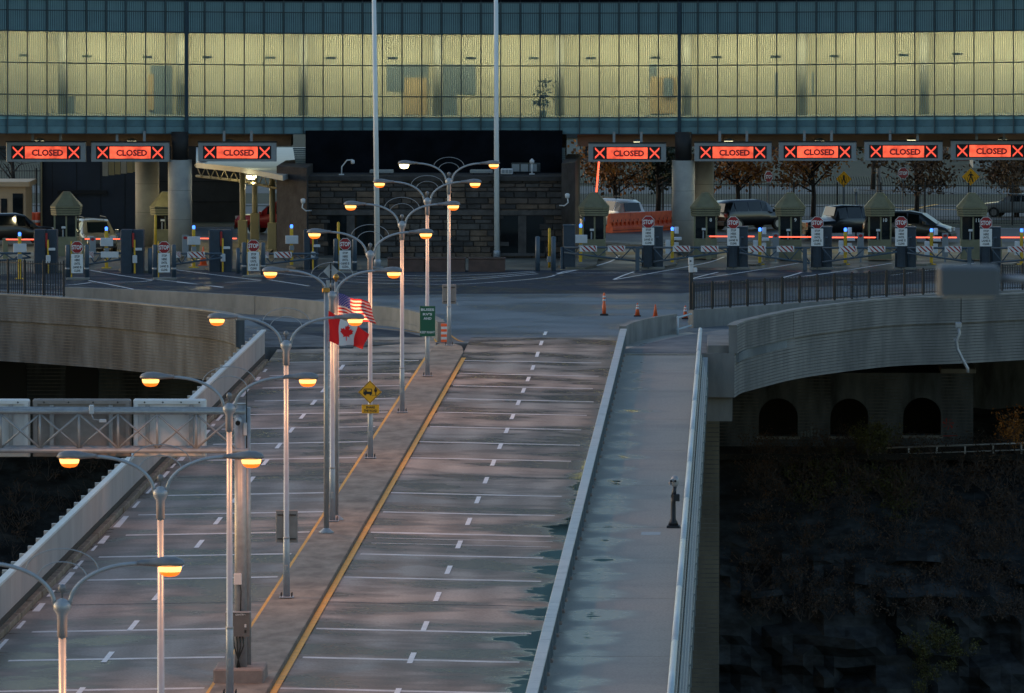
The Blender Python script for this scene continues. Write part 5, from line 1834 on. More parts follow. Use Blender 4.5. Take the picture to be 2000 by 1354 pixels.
def vehicle(label, cat, kind, mat, loc, yaw, rack=False, group=None):
    """front of the vehicle at +x; stations give bumper line, belt line, roof and widths"""
    t = thing(cat.replace(' ', '_'), label, cat, loc, yaw, group)
    S = {  # x, belt z, roof z, half width at belt, half width at roof
        'suv': [(-2.45, .80, .86, .80, .70), (-2.38, 1.02, 1.06, .92, .76), (-2.2, 1.08, 1.62, .95, .70), (-1.75, 1.08, 1.78, .96, .70), (.25, 1.06, 1.80, .96, .71), (.75, 1.04, 1.68, .96, .70), (1.45, 1.04, 1.07, .95, .80), (2.2, .98, 1.0, .92, .76), (2.45, .72, .76, .80, .68)],
        'pickup': [(-2.95, .95, 1.0, .92, .86), (-2.9, 1.05, 1.08, .98, .92), (-1.2, 1.07, 1.10, 1.0, .94), (-1.12, 1.12, 1.30, 1.0, .80), (-.95, 1.12, 1.86, 1.0, .74), (-.4, 1.12, 1.94, 1.0, .74), (.55, 1.12, 1.92, 1.0, .74), (1.05, 1.12, 1.62, 1.0, .74), (1.5, 1.14, 1.17, 1.0, .84), (2.7, 1.08, 1.10, .96, .82), (2.95, .8, .84, .86, .74)],
        'minivan': [(-2.5, .8, .86, .82, .74), (-2.42, 1.05, 1.1, .94, .78), (-2.25, 1.08, 1.66, .97, .74), (-1.9, 1.08, 1.76, .98, .72), (.1, 1.06, 1.78, .98, .72), (.8, 1.04, 1.66, .98, .70), (1.75, 1.0, 1.03, .96, .76), (2.3, .86, .9, .90, .72), (2.52, .62, .66, .78, .62)],
        'sedan': [(-2.3, .72, .76, .76, .66), (-2.2, .92, .95, .86, .72), (-1.6, .96, .98, .90, .74), (-.95, .95, 1.38, .91, .60), (-.3, .94, 1.45, .91, .60), (.4, .93, 1.42, .91, .60), (1.1, .93, .96, .90, .74), (2.05, .82, .85, .86, .68), (2.28, .58, .62, .74, .60)],
    }[kind]
    zb = .30 if kind != 'pickup' else .38
    body = MB()
    n = 8
    for x, zbelt, zroof, wb, wr in S:
        body.add([(x, -wb * .90, zb), (x, -wb, (zb + zbelt) / 2), (x, -wb * .97, zbelt), (x, -wr, zroof - .04), (x, wr, zroof - .04), (x, wb * .97, zbelt), (x, wb, (zb + zbelt) / 2), (x, wb * .90, zb)])
        body.add([(x, 0, zroof)])
    m = 9
    for i in range(len(S) - 1):
        a, b = i * m, (i + 1) * m
        ring = [0, 1, 2, 3, 8, 4, 5, 6, 7]
        for q in range(len(ring)):
            r0, r1 = ring[q], ring[(q + 1) % len(ring)]
            body.face([a + r0, b + r0, b + r1, a + r1], True)
    for e in (0, (len(S) - 1) * m):
        body.face([e + k for k in (0, 1, 2, 3, 8, 4, 5, 6, 7)])
    body.build('body', mat, t)
    cab = [i for i, s in enumerate(S) if s[2] - s[1] > .3]
    i0, i1 = cab[0], cab[-1]
    for s in (-1, 1):                              # side glass, one pane per bay
        for i in range(i0, i1):
            A, B = S[i], S[i + 1]
            def pt(st_, f):
                x, zbl, zr_, wb, wr = st_
                return Vector((x, s * (wb * .97 + (wr - wb * .97) * f + .012), zbl + (zr_ - .04 - zbl) * f))
            L_ = B[0] - A[0]
            k_ = max(1, round(L_ / 1.0))
            for c in range(k_):
                f0, f1 = (c + .05) / k_, (c + .95) / k_
                P = [pt(A, .1).lerp(pt(B, .1), f0), pt(A, .1).lerp(pt(B, .1), f1), pt(A, .9).lerp(pt(B, .9), f1), pt(A, .9).lerp(pt(B, .9), f0)]
                mb = MB(); mb.poly(P if s < 0 else P[::-1]); mb.build('side_window', MT['dark_glass'], t)
    for (A, B, nm) in ((S[i0 - 1], S[i0], 'rear_window'), (S[i1], S[i1 + 1], 'windscreen')):
        def pc(st_, f, u): return Vector((st_[0], u * (st_[4] * .92), st_[2]))
        lo_, hi_ = (A, B)
        P = []
        for st_, u in ((A, -1), (A, 1), (B, 1), (B, -1)):
            P.append(Vector((st_[0], u * st_[4] * .9, st_[2] - .02)))
        off = Vector((-.03 if nm == 'rear_window' else .03, 0, .03))
        c = sum(P, Vector()) / 4
        P = [c + (p - c) * .88 + off for p in P]
        mb = MB(); mb.poly(P if nm != 'rear_window' else P[::-1]); mb.build(nm, MT['dark_glass'], t)
    L2 = S[-1][0]
    wr_ = .36 if kind != 'sedan' else .32
    for x in (-L2 * .62, L2 * .60):
        for s in (-1, 1):
            y = s * (S[3][3] - .12)
            wl_ = MB().cyl((x, y - .11, wr_), (x, y + .11, wr_), wr_, n=18).build('wheel', MT['rubber'], t)
            MB().cyl((x, y + s * .085, wr_), (x, y + s * .118, wr_), wr_ * .62, n=12).build('rim', MT['rim'], wl_)
    for s in (-1, 1):
        MB().bbox(S[1][0] - .06, S[1][0] + .06, s * .78 - .13, s * .78 + .13, .78, 1.02, .02).build('tail_light', MT['tail_red'], t)
        MB().bbox(S[-2][0] + .02, S[-1][0] - .02, s * .62 - .17, s * .62 + .17, S[-2][1] - .2, S[-2][1] - .03, .02).build('headlight', MT['head_clear'], t)
        MB().bbox(S[i1][0] + .25, S[i1][0] + .42, s * 1.08 - .1, s * 1.08 + .1, S[i1][1] + .02, S[i1][1] + .2, .02).build('mirror', mat, t)
    MB().bbox(S[0][0] - .08, S[0][0] + .1, -.8, .8, .34, .58, .03).build('rear_bumper', MT['trim'], t)
    MB().bbox(S[-1][0] - .1, S[-1][0] + .08, -.76, .76, .30, .54, .03).build('front_bumper', MT['trim'], t)
    MB().box(S[0][0] - .012 - .08, S[0][0] - .081, -.18, .18, .62, .76).build('number_plate', MT['white_sign'], t)
    if rack:
        for s in (-1, 1):
            MB().tube([(-1.6, s * .62, 1.8), (-1.5, s * .62, 1.88), (.2, s * .62, 1.89), (.35, s * .62, 1.8)], .025, 6).build('roof_rail', MT['trim'], t)
    return t


white, dk, grey_, black_, silver, red_, cream = (paint('white_car_paint', (.62, .64, .66)), paint('dark_blue_car_paint', (.012, .018, .026)), paint('charcoal_car_paint', (.030, .036, .042)), paint('black_car_paint', (.006, .006, .008)),
                                         paint('silver_car_paint', (.22, .25, .27)), paint('red_car_paint', (.35, .012, .012)), paint('cream_car_paint', (.13, .13, .11)))
vehicle('white sport utility car with roof rails behind the orange barricade', 'car', 'suv', white, (XX(1188, 450), 450, 0), math.radians(128), True)
vehicle('dark crew-cab pickup truck waiting between booths 9 and 10', 'pickup truck', 'pickup', dk, (XX(1652, 438), 438, 0), math.radians(28))
vehicle('charcoal minivan parked between booths 10 and 11', 'minivan', 'minivan', grey_, (XX(1775, 434), 434, 0), math.radians(-14))
vehicle('black sport utility car standing against the iron fence', 'car', 'suv', black_, (XX(1462, 449), 449, 0), math.radians(40))
vehicle('silver sedan parked on the street behind the iron fence', 'car', 'sedan', silver, (XX(1990, 466), 466, 0), math.radians(165))
vehicle('black car passing in front of the beige kiosk', 'car', 'suv', black_, (XX(22, 429), 429, 0), math.radians(10))
vehicle('pale cream off-road car with roof rails at the khaki booth', 'car', 'suv', cream, (XX(184, 422), 422, 0), math.radians(-75), True)
vehicle('bright red pickup behind the cream canopy columns', 'pickup truck', 'pickup', red_, (XX(562, 443), 443, 0), math.radians(172))

# orange water-filled barricade: three interlocked units
def oy(px, py): return F * (H + 0) / (py - VY)
pts = [(1189, 455), (1229, 453), (1270, 451), (1311, 449)]
for k, ((a, pa), (b, pb)) in enumerate(zip(pts, pts[1:])):
    p, q = G(a, pa), G(b, pb)
    t = thing('barricade', 'orange water-filled barricade unit, %s' % ('at the white car end of the row', 'middle unit of the row', 'at the round column end of the row')[k], 'barricade', p, math.atan2(q.y - p.y, q.x - p.x), 'orange barricade units in a row')
    L_ = (q - p).length
    MB().prism([], 0, 1) if False else None
    mb = MB()
    prof = [(-.30, 0), (-.30, .28), (-.14, .50), (-.10, 1.12), (.10, 1.12), (.14, .50), (.30, .28), (.30, 0)]
    n = len(prof)
    kk = mb.add([(.01, y, z) for y, z in prof] + [(L_ - .01, y, z) for y, z in prof])
    for i in range(n):
        j = (i + 1) % n
        mb.face([kk + i, kk + n + i, kk + n + j, kk + j])
    mb.face([kk + n - 1 - i for i in range(n)]); mb.face([kk + n + i for i in range(n)])
    mb.build('shell', MT['orange_bar'], t)
    c = 5
    for i in range(c):
        x = L_ * (i + .5) / c
        MB().bbox(x - .05, x + .05, -.24, -.12, .30, .62, .015).build('rib', MT['orange_bar'], t)
        MB().box(x + .06, x + .10, -.135, -.11, .62, .75).build('slot', MT['black'], t)
    MB().box(.02, L_ - .02, -.312, -.301, .12, .16).build('groove', MT['graffiti_red'], t)

# ================================================================ BEYOND: FENCE, TREES, SIGNS, HOUSES
fpth = smooth_path([Vector((XX(px, 456), 456 + dy, 0)) for px, dy in ((1124, 1.5), (1400, .8), (1700, 0), (2100, -1))], 4)
fence('iron_fence', 'tall black iron fence with curled tops along the street', fpth, 0, 2.45, .15, 2.6, curl=.42, pr=.012)
fpl = smooth_path([Vector((XX(px, 452), 452, 0)) for px in (-100, 0, 88)], 3)
fence('iron_fence', 'tall black iron fence behind the beige kiosk', fpl, 0, 3.4, .15, 2.6, curl=.3, pr=.012)


def tree(label, px, pb, h, rad, lm, seed, dens=900, zlow=2.0, bare=False):
    r = random.Random(seed)
    p = G(px, pb, 0)
    t = thing('tree', label, 'tree', p, group='street trees beyond the fence')
    tr = MB()
    tr.tube([(0, 0, 0), (.05, 0, h * .2), (-.05, .1, h * .42), (.05, 0, h * .6)], [.17, .14, .10, .06], 8)
    tips = []
    for k in range(13):
        z0 = h * r.uniform(.2, .5)
        an = r.uniform(0, 6.28)
        d = Vector((math.cos(an), math.sin(an), r.uniform(.25, .95))).normalized() * rad * r.uniform(.7, 1.15)
        a = Vector((0, 0, z0)); b = a + d * .5 + Vector((0, 0, .12)); c = a + d
        tr.tube([a, b, c], [.06, .04, .015], 5)
        tips += [b, c]
        for _ in range(4):
            e = b.lerp(c, r.random()) + Vector((r.gauss(0, .5), r.gauss(0, .5), r.gauss(.2, .4)))
            tr.tube([b.lerp(c, .3), e], [.02, .007], 4); tips.append(e)
    tr.build('trunk', MT['bark'], t)
    if not bare:
        lf_ = MB()
        for _ in range(int(dens * 1.25)):
            c = r.choice(tips) + Vector((r.gauss(0, .34), r.gauss(0, .34), r.gauss(0, .28)))
            if c.z < zlow * .7: continue
            u = Vector((r.uniform(-1, 1), r.uniform(-1, 1), r.uniform(-1, 1))).normalized() * r.uniform(.07, .16)
            v = u.cross(Vector((r.uniform(-1, 1), r.uniform(-1, 1), r.uniform(-1, 1)))).normalized() * r.uniform(.06, .13)
            lf_.poly([c - u, c + v, c + u, c - v])
        lf_.build('crown', MT[lm], t)
    return t


tree('sparse autumn tree with orange leaves behind the white car', 1200, 428, 6.6, 2.3, 'leaf_orange', 31, 1000)
tree('dark green leafy tree between the white car and the round column', 1285, 420, 6.5, 2.2, 'leaf_green', 32, 2200, 1.6)
tree('rust-brown autumn tree just past the round columns', 1440, 425, 6.8, 2.3, 'leaf_orange', 33, 1300)
tree('brown autumn tree behind the dark pickup', 1588, 425, 6.6, 2.6, 'leaf_orange', 34, 1700)
tree('thinning brown tree rising behind booth 10', 1790, 425, 6.8, 2.6, 'leaf_brown', 35, 1500)
tree('broad brown tree beside the pedestrian sign', 1985, 425, 7.0, 2.8, 'leaf_brown', 36, 2200)
tree('dense dark evergreen tree behind the street lamp post', 1705, 370, 8.5, 2.6, 'leaf_green', 37, 3000, .5)
tree('bare dark tree behind the beige kiosk', 25, 405, 8, 2.2, 'leaf_brown', 38, 0, bare=True)


def far_house(px0, px1, py0, Y, m, label, win):
    a, b = XX(px0, Y), XX(px1, Y)
    zt = ZZ(py0, Y)
    t = thing('far_building', label, 'building', ((a + b) / 2, Y, 0))
    w_ = (b - a) / 2
    MB().box(-w_, w_, 0, 8, -.01, zt).build('wall', MT[m], t)
    MB().box(-w_ - .2, w_ + .2, -.2, 8.2, zt, zt + .3).build('roof', MT['far_grey'], t)
    n = max(1, int(w_ * 2 / 2.4))
    for i in range(n):
        x = -w_ + 2 * w_ * (i + .5) / n
        for z in (1.0, 3.6):
            if z + 1.3 > zt: continue
            q = MB().box(x - .45, x + .45, -.03, -.002, z, z + 1.2).build('window', win if (i + int(z)) % 3 == 0 else MT['dark_glass'], t)
            MB().box(x - .55, x + .55, -.1, -.004, z - .12, z - .003).build('sill', MT['far_pale'], q)
MT['lit_window'] = glow('lit_window', (1, .85, .55), .55)
far_house(1868, 1900, 296, 560, 'house_brick', 'red brick house front with lit windows behind the pedestrian sign', MT['lit_window'])
far_house(1900, 1935, 300, 545, 'far_pale', 'pale low shop front beside the red brick house', MT['dark_glass'])
far_house(1395, 1525, 280, 575, 'far_grey', 'long grey building behind the rust-brown tree', MT['dark_glass'])
far_house(1530, 1680, 285, 590, 'far_grey', 'grey far building behind the brown tree and pickup', MT['dark_glass'])
far_house(1101, 1130, 270, 560, 'far_pale', 'pale far building glimpsed past the stone building louvres', MT['dark_glass'])
far_house(1760, 1870, 290, 600, 'far_grey', 'dark grey far building behind the thinning tree', MT['dark_glass'])
far_house(1950, 2080, 285, 585, 'far_grey', 'dark far building behind the broad brown tree', MT['dark_glass'])
far_house(-40, 95, 290, 560, 'far_grey', 'grey far building behind the bare tree and kiosk', MT['dark_glass'])
far_house(1140, 1330, 285, 565, 'far_grey', 'dark far building behind the sparse orange tree', MT['dark_glass'])


def far_stop(px, py, Y, label, skew):
    p = AY(px, py, Y)
    t = thing('street_sign', label, 'sign', (p.x, Y, 0), skew)
    octagon(.36, -.012, .01).build('plate', MT['white_sign'], t, (0, 0, p.z))
    octagon(.335, -.016, -.0125).build('field', MT['red_sign'], t, (0, 0, p.z))
    mb = MB(); put_text(mb, 'STOP', 0, -.019, p.z, .22, -.52); mb.build('lettering', MT['white_sign'], t)
    MB().box(-.03, .03, .011, .06, 0, p.z + .3).build('post', MT['gate_tube'], t)
far_stop(1501, 345.5, 462, 'turned stop sign on a post behind the fence past the round columns', math.radians(45))
far_stop(1764, 338.5, 462, 'stop sign on a post behind the fence above booth 10', math.radians(20))


def diamond(r, y0, y1):
    return MB().prism([(0, -r), (r, 0), (0, r), (-r, 0)], y0, y1)
p = AY(1896, 345.5, 460)
t = thing('street_sign', 'yellow diamond pedestrian sign above booth 11', 'sign', (p.x, 460, 0))
diamond(.53, -.012, .01).build('plate', MT['yellow_sign'], t, (0, 0, p.z))
mb = MB()
z = p.z
mb.prism([(.05 * math.cos(k), z + .27 + .05 * math.sin(k)) for k in [i * math.pi / 4 for i in range(8)]], -.017, -.013)
for P in ([(-.06, .2), (.07, .2), (.05, -.02), (-.05, -.02)], [(-.06, .2), (-.16, .06), (-.13, .02), (-.02, .14)], [(.06, .2), (.17, .08), (.15, .04), (.03, .13)],
          [(-.05, -.02), (.01, -.02), (-.1, -.32), (-.16, -.32)], [(.0, -.02), (.06, -.02), (.17, -.3), (.11, -.32)]):
    mb.prism([(a, z + b) for a, b in P][::-1], -.0165, -.0135)
mb.build('walking_figure', MT['black_ink'], t)
MB().box(-.04, .04, .011, .07, 0, p.z + .5).build('post', MT['gate_tube'], t)
p = AY(1648, 350, 464)
t = thing('street_sign', 'yellow diamond sign half hidden by brown leaves', 'sign', (p.x, 464, 0))
diamond(.48, -.012, .01).build('plate', MT['yellow_sign'], t, (0, 0, p.z))
mb = MB()
for P in ([(-.05, .24), (.06, .24), (.06, .02), (-.05, .02)], [(-.05, .02), (.01, .02), (-.1, -.26), (-.16, -.26)], [(0, .02), (.06, .02), (.16, -.24), (.10, -.26)]):
    mb.prism([(a, p.z + b) for a, b in P][::-1], -.0165, -.0135)
mb.build('walking_figure', MT['black_ink'], t)
MB().box(-.04, .04, .011, .07, 0, p.z + .4).build('post', MT['gate_tube'], t)
p = G(1716, 402, 0)
t = thing('street_lamp', 'pale steel lamp post behind booth 10', 'lamp', p)
MB().cyl((0, 0, 0), (0, 0, 9), .14, .10, 12).build('post', MT['galv'], t)
MB().tube([(0, 0, 9), (.3, 0, 9.6), (1.4, 0, 9.9)], .06, 8).build('arm', MT['galv'], t)
MB().bbox(1.3, 2.0, -.15, .15, 9.8, 9.98, .03).build('head', MT['lamp_head'], t)
t = thing('cable', 'thin grey cable stretched above the booth roofs', 'cable')
a, b = AY(1672, 371, 440), AY(2060, 380, 440)
MB().tube([a, a.lerp(b, .5) + Vector((0, 0, -.05)), b], .018, 5).build('wire', MT['galv'], t)
MB().bbox(a.x - .1, a.x + .1, 439.9, 440.1, a.z - .12, a.z + .1, .02).build('bracket_box', MT['white_box'], t)
MB().cyl((a.x, 440.15, 0), (a.x, 440.15, a.z), .05, n=8).build('post', MT['gate_tube'], t)

# ---- left background
t = thing('navy_building', 'navy blue windowless building wall behind the khaki booth', 'building')
a, b = XX(79, 446), XX(268, 446)
MB().box(a, b, 446, 452, 0, 8).build('wall', MT['blue_wall'], t)
c, d = AY(112, 372, 445.8), AY(208, 380, 445.8)
MB().box(c.x, d.x, 445.85, 445.998, d.z, c.z).build('slot', MT['black'], t)
for k in range(4):
    x = a + (b - a) * (k + .5) / 4
    MB().box(x - .015, x + .015, 445.97, 445.999, 0, 7.9).build('panel_joint', MT['black'], t)
MB().box(XX(78, 445), XX(80.5, 445), 445.6, 445.99, 0, 5).build('corner_trim', MT['canopy_steel'], t)
t = thing('grey_wall', 'dark grey block wall under the canopy', 'wall')
a, b = XX(300, 458), XX(468, 458)
MB().box(a, b, 458, 459, 0, 6).build('wall_face', MT['grey_wall'], t)
for z in (1.2, 2.4, 3.6):
    MB().box(a, b, 457.98, 457.999, z, z + .03).build('course_joint', MT['black'], t)
t = thing('kiosk', 'beige kiosk with dark doorway beyond the black car', 'kiosk')
a, b = AY(-60, 440, 440), AY(50, 440, 440)
zk = ZZ(366, 440)
MB().box(a.x, b.x, 440, 444, 0, zk).build('wall', MT['kiosk'], t)
MB().bbox(a.x - .2, b.x + .25, 439.7, 444.3, zk, zk + .28, .03).build('roof', MT['kiosk'], t)
for p0, p1, y0, y1 in ((25, 45, 378, 425), (2, 14, 388, 420)):
    c, d = AY(p0, y1, 440), AY(p1, y0, 440)
    MB().box(c.x, d.x, 439.96, 439.998, c.z, d.z).build('doorway', MT['dark_glass'], t)
for k in range(3):
    p = G(52 + 9 * k, 452, 0)
    t = thing('traffic_barrel', 'orange barrel %s the beige kiosk' % ('touching', 'a step away from', 'farther off beside')[k], 'barrel', (p.x, 447, 0), group='orange barrels by the kiosk')
    MB().lathe([(.30, 0), (.27, .4), (.26, 1.0), (.18, 1.05)], n=12).build('drum', MT['orange_bar'], t)
    MB().lathe([(.282, .45), (.277, .6)], n=12).build('band', MT['reflect'], t)
# canopy on cream columns
t = thing('canopy', 'pale metal canopy roof on cream steel columns', 'canopy')
mb = MB()
zc = 4.55
mb.slab([(G(px, py, zc).x, G(px, py, zc).y) for px, py in ((383, 318), (470, 327), (552, 343), (600, 330), (602, 288), (383, 288))], zc - .28, zc)
mb.build('roof', MT['canopy'], t)
for px, y1 in ((383, 0),):
    pass
e = [G(px, py, zc - .3) for px, py in ((383, 319), (470, 328), (552, 344))]
MB().tube([p + Vector((0, .4, -.15)) for p in e], .13, 8).build('edge_beam', MT['canopy_steel'], t)
MB().tube([p + Vector((0, .4, -.75)) for p in e], .08, 8).build('lower_chord', MT['canopy_steel'], t)
for k in range(9):
    a = e[0].lerp(e[2], k / 9); b = e[0].lerp(e[2], (k + .5) / 9); c = e[0].lerp(e[2], (k + 1) / 9)
    MB().cyl(a + Vector((0, .4, -.15)), b + Vector((0, .4, -.75)), .03, n=5).build('web', MT['canopy_steel'], t)
    MB().cyl(b + Vector((0, .4, -.75)), c + Vector((0, .4, -.15)), .03, n=5).build('web', MT['canopy_steel'], t)
for px, Y in ((474, 427), (498, 436), (532, 424)):
    x = XX(px, Y)
    MB().cyl((x, Y, 0), (x, Y, zc - .28), .16, n=12).build('column', MT['canopy_steel'], t)
    MB().bbox(x - .25, x + .25, Y - .25, Y + .25, 0, 1.5, .03).build('column_base', MT['canopy_steel'], t)
for px, py, Y, lab in ((395, 322, 432, 'bright white lamp under the canopy beside the front round column'), (491, 346.5, 428, 'bright warm lamp under the canopy at the cream columns')):
    p = AY(px, py, Y)
    q = thing('canopy_lamp', lab, 'light', p)
    MB().lathe([(.28, .1), (.30, .16), (.12, .36)], n=14).build('housing', MT['white_box'], q)
    MB().lathe([(.16, -.12), (.27, -.02), (.27, .099)], n=14).build('lens', MT['canopy_lamp'], q)
    MB().cyl((0, 0, .36), (0, 0, zc - .28 - p.z if zc - .3 > p.z + .37 else .5), .03, n=6).build('stem', MT['white_box'], q)
    l = bpy.data.lights.new('canopy_bulb', 'POINT'); l.energy = (120) * KE; l.color = (1, .82, .45); l.shadow_soft_size = .2
    link('canopy_bulb', l, q, (0, 0, -.3))
t = thing('side_canopy', 'small corrugated canopy edge between navy wall and rear round column', 'canopy')
for k in range(6):
    a, b = AY(200 + k * 12, 312, 436), AY(200 + k * 12 + 11, 344 - k * 1.6, 436)
    MB().box(a.x, b.x, 436, 436.2, b.z, a.z).build('panel', MT['canopy_steel'] if k % 3 else MT['far_pale'], t)
MB().box(XX(194, 436), XX(272, 436), 436.2, 442, ZZ(314, 436), ZZ(310, 436)).build('roof', MT['canopy'], t)
for px, pb, lab in ((397, 520, 'tall orange cone behind the lattice gate with faded stripes'),):
    pass

# ================================================================ STREET FURNITURE ON THE BRIDGE
def lamp_tree(white_side=0):
    root = link('street_lamp', None)
    ZC = 7.23
    MB().bbox(-.20, .20, -.20, .20, .02, .05, .01).build('base_plate', MT['lamp_steel'], root)
    for a in (-.15, .15):
        for b in (-.15, .15):
            MB().cyl((a, b, .0), (a, b, .16), .018, n=6).build('bolt', MT['steel_dark'], root)
    ps = MB().lathe([(.098, .051), (.092, 1.7), (.080, 1.72), (.068, ZC - .55)], n=14).build('pole', MT['lamp_steel'], root)
    MB().bbox(-.04, .04, -.112, -.088, .75, .95, .008).build('hand_hole', MT['galv'], ps)
    MB().lathe([(.094, 1.69), (.098, 1.70), (.098, 1.74), (.094, 1.75)], n=14).build('band', MT['galv'], ps)
    MB().lathe([(.09, ZC - .56), (.092, ZC - .16), (.158, ZC - .05), (.162, ZC + .05), (.09, ZC + .12), (.03, ZC + .15)], n=16).build('collar', MT['lamp_steel'], root)
    f = MB().lathe([(.02, ZC + .16), (.02, ZC + .24), (.055, ZC + .27), (.075, ZC + .33), (.055, ZC + .39), (.01, ZC + .41)], n=10).build('finial', MT['lamp_head'], root)
    for s in (-1, 1):
        pts = []
        for k in range(13):
            an = math.pi / 2 * k / 12
            pts.append((s * (.14 + 1.27 * (1 - math.cos(an))), 0, ZC + .03 + .76 * math.sin(an)))
        arm_ = MB().tube(pts, [.038] * 13, 8).build('arm', MT['lamp_steel'], root)
        # head: tapering housing and glass bowl
        mb = MB()
        zc_ = ZC + .79
        st_ = [(1.38, .06, .06), (1.62, .085, .09), (1.75, .15, .12), (1.9, .21, .14), (2.08, .21, .13), (2.20, .15, .085), (2.24, .05, .02)]
        n = 10
        k0 = len(mb.v)
        for x, wy, hz in st_:
            mb.add([(s * x, wy * math.cos(2 * math.pi * i / n), zc_ + (hz * math.sin(2 * math.pi * i / n) if math.sin(2 * math.pi * i / n) > 0 else .5 * hz * math.sin(2 * math.pi * i / n))) for i in range(n)])
        for j in range(len(st_) - 1):
            for i in range(n):
                q = (i + 1) % n
                mb.face([k0 + j * n + i, k0 + j * n + q, k0 + (j + 1) * n + q, k0 + (j + 1) * n + i], True)
        mb.face([k0 + i for i in range(n)]); mb.face([k0 + (len(st_) - 1) * n + i for i in range(n)][::-1])
        hd = mb.build('head', MT['lamp_head'], root)
        mb = MB()
        mb.mi = 0
        mb.mi = 1
        mb.lathe([(.215, -.02), (.212, -.06), (.195, -.11)], (s * 1.97, 0, zc_ - .03), 18)
        mb.mi = 0
        mb.lathe([(.196, -.11), (.165, -.165), (.11, -.195), (.04, -.205)], (s * 1.97, 0, zc_ - .03), 18)
        em = MT['mercury'] if s == white_side else MT['sodium']
        mb.build('bowl', [MT['mercury'] if s == white_side else MT['sodium_rim'], em], hd)
        l = bpy.data.lights.new('lamp_bulb', 'SPOT')
        l.spot_size = math.radians(154); l.spot_blend = .4
        l.energy = (LAMP_W * (.35 if s == white_side else 1)) * KE; l.color = (1, .42, .15) if s != white_side else (1, .85, .5); l.shadow_soft_size = .16
        link('lamp_bulb', l, root, (s * 1.97, 0, zc_ - .30))
    for hw, z0, zp in ((.67, .64, 1.06), (.46, .50, .82)):
        pts = [(hw * math.cos(math.pi * k / 18), .0, ZC + z0 + (zp - z0) * math.sin(math.pi * k / 18)) for k in range(19)]
        MB().tube(pts, .011, 5).build('hoop', MT['lamp_steel'], root)
    return root


LAMP_W = 580
LY = [336.8, 316.0, 294.3, 271.0, 244.2, 218.1, 191.8, 165.3, 139.4]
LX = [XX(877, 336.8), XX(835, 316.2), XX(784.5, 294), XX(723, 271), XX(648.5, 244.2), XX(558.5, 218.1), XX(447, 191.8), XX(312, 165.3), XX(119, 139.4)]
LLAB = ['twin-arm median street lamp next to the striped barrier, one bulb white', 'twin-arm median street lamp carrying the green keep-right sign', 'twin-arm median street lamp without signs, between green and yellow signs',
        'twin-arm median street lamp carrying the yellow share-the-road sign', 'twin-arm median street lamp standing between the two flagpoles', 'twin-arm median street lamp with a grey sign back low on its pole',
        'twin-arm median street lamp beside the sign gantry post', 'twin-arm median street lamp, first one before the sign gantry on the near side', 'twin-arm median street lamp, second one before the sign gantry']
LLAB[7] = 'twin-arm median street lamp, next after the gantry going away from the flags'
LLAB[8] = 'twin-arm median street lamp, second after the gantry going away from the flags'
lampW = lamp_tree(-1)
lamp0 = lamp_tree(0)
for k in range(9):
    o = lampW if k == 0 else lamp0 if k == 1 else copy_tree(lamp0)
    o.location = (LX[k], LY[k], 0)
    tag(o, LLAB[k], 'street lamp', 'twin-arm lamps along the median')

# grey sign backs
def sign_back(px0, px1, py0, py1, k, label):
    Y = LY[k] + .16
    a, b = AY(px0, py1, Y), AY(px1, py0, Y)
    t = thing('reversed_sign', label, 'sign', ((a.x + b.x) / 2, Y, a.z))
    w_, h_ = (b.x - a.x) / 2, b.z - a.z
    MB().bbox(-w_, w_, 0, .02, 0, h_, .008).build('plate', MT['sign_back_dull'], t)
    for z in (h_ * .12, h_ * .86):
        MB().box(-w_ * .85, w_ * .85, -.04, -.002, z - .015, z + .015).build('strap', MT['steel_dark'], t)
sign_back(539, 581.5, 997, 1060, 5, 'grey back of a road sign strapped low on a median lamp')
sign_back(864, 891, 556, 594, 0, 'grey back of a road sign on the lamp by the striped barrier')

# green sign
Y = LY[1] - .14
a, b = AY(820, 657, Y), AY(850, 598, Y)
t = thing('green_sign', 'green sign reading buses RVs and keep right', 'sign', ((a.x + b.x) / 2, Y, a.z))
w_, h_ = (b.x - a.x) / 2, b.z - a.z
MB().bbox(-w_, w_, -.012, .012, 0, h_, .01).build('plate', MT['green_sign'], t)
mb = MB()
for s, f, wd in (('BUSES', .88, .86), ("RV'S", .73, .60), ('AND', .59, .52), ('KEEP RIGHT', .135, .96)):
    put_text(MB(), s, 0, -.016, h_ * f, h_ * (.085 if s != 'KEEP RIGHT' else .075), -2 * w_ * wd).build('lettering', MT['white_sign'], t)
for z in (.2, h_ - .2):
    MB().box(-.12, .12, .013, .06, z - .03, z + .03).build('strap', MT['galv'], t)

# share the road
Y = LY[3] - .16
p = AY(722.5, 766, Y)
t = thing('warning_sign', 'yellow diamond sign showing a car beside a cyclist', 'sign', p)
r = 23 * Y / F
diamond(r, -.012, .012).build('plate', MT['yellow_sign'], t)
mb = MB()
k_ = r / 23
def pxp(P): return [((x - 722.5) * k_, (766 - y) * k_) for x, y in P]
mb.mi = 0
for P in (([(700.5, 766), (722.5, 744), (744.5, 766), (722.5, 788)], [(701.8, 766), (722.5, 745.3), (743.2, 766), (722.5, 786.7)]),):
    o_, i_ = pxp(P[0]), pxp(P[1])
    for q in range(4):
        j = (q + 1) % 4
        mb.poly([(o_[q][0], -.0135, o_[q][1]), (o_[j][0], -.0135, o_[j][1]), (i_[j][0], -.0135, i_[j][1]), (i_[q][0], -.0135, i_[q][1])][::-1])
mb.build('border', MT['black_ink'], t)
mb = MB()
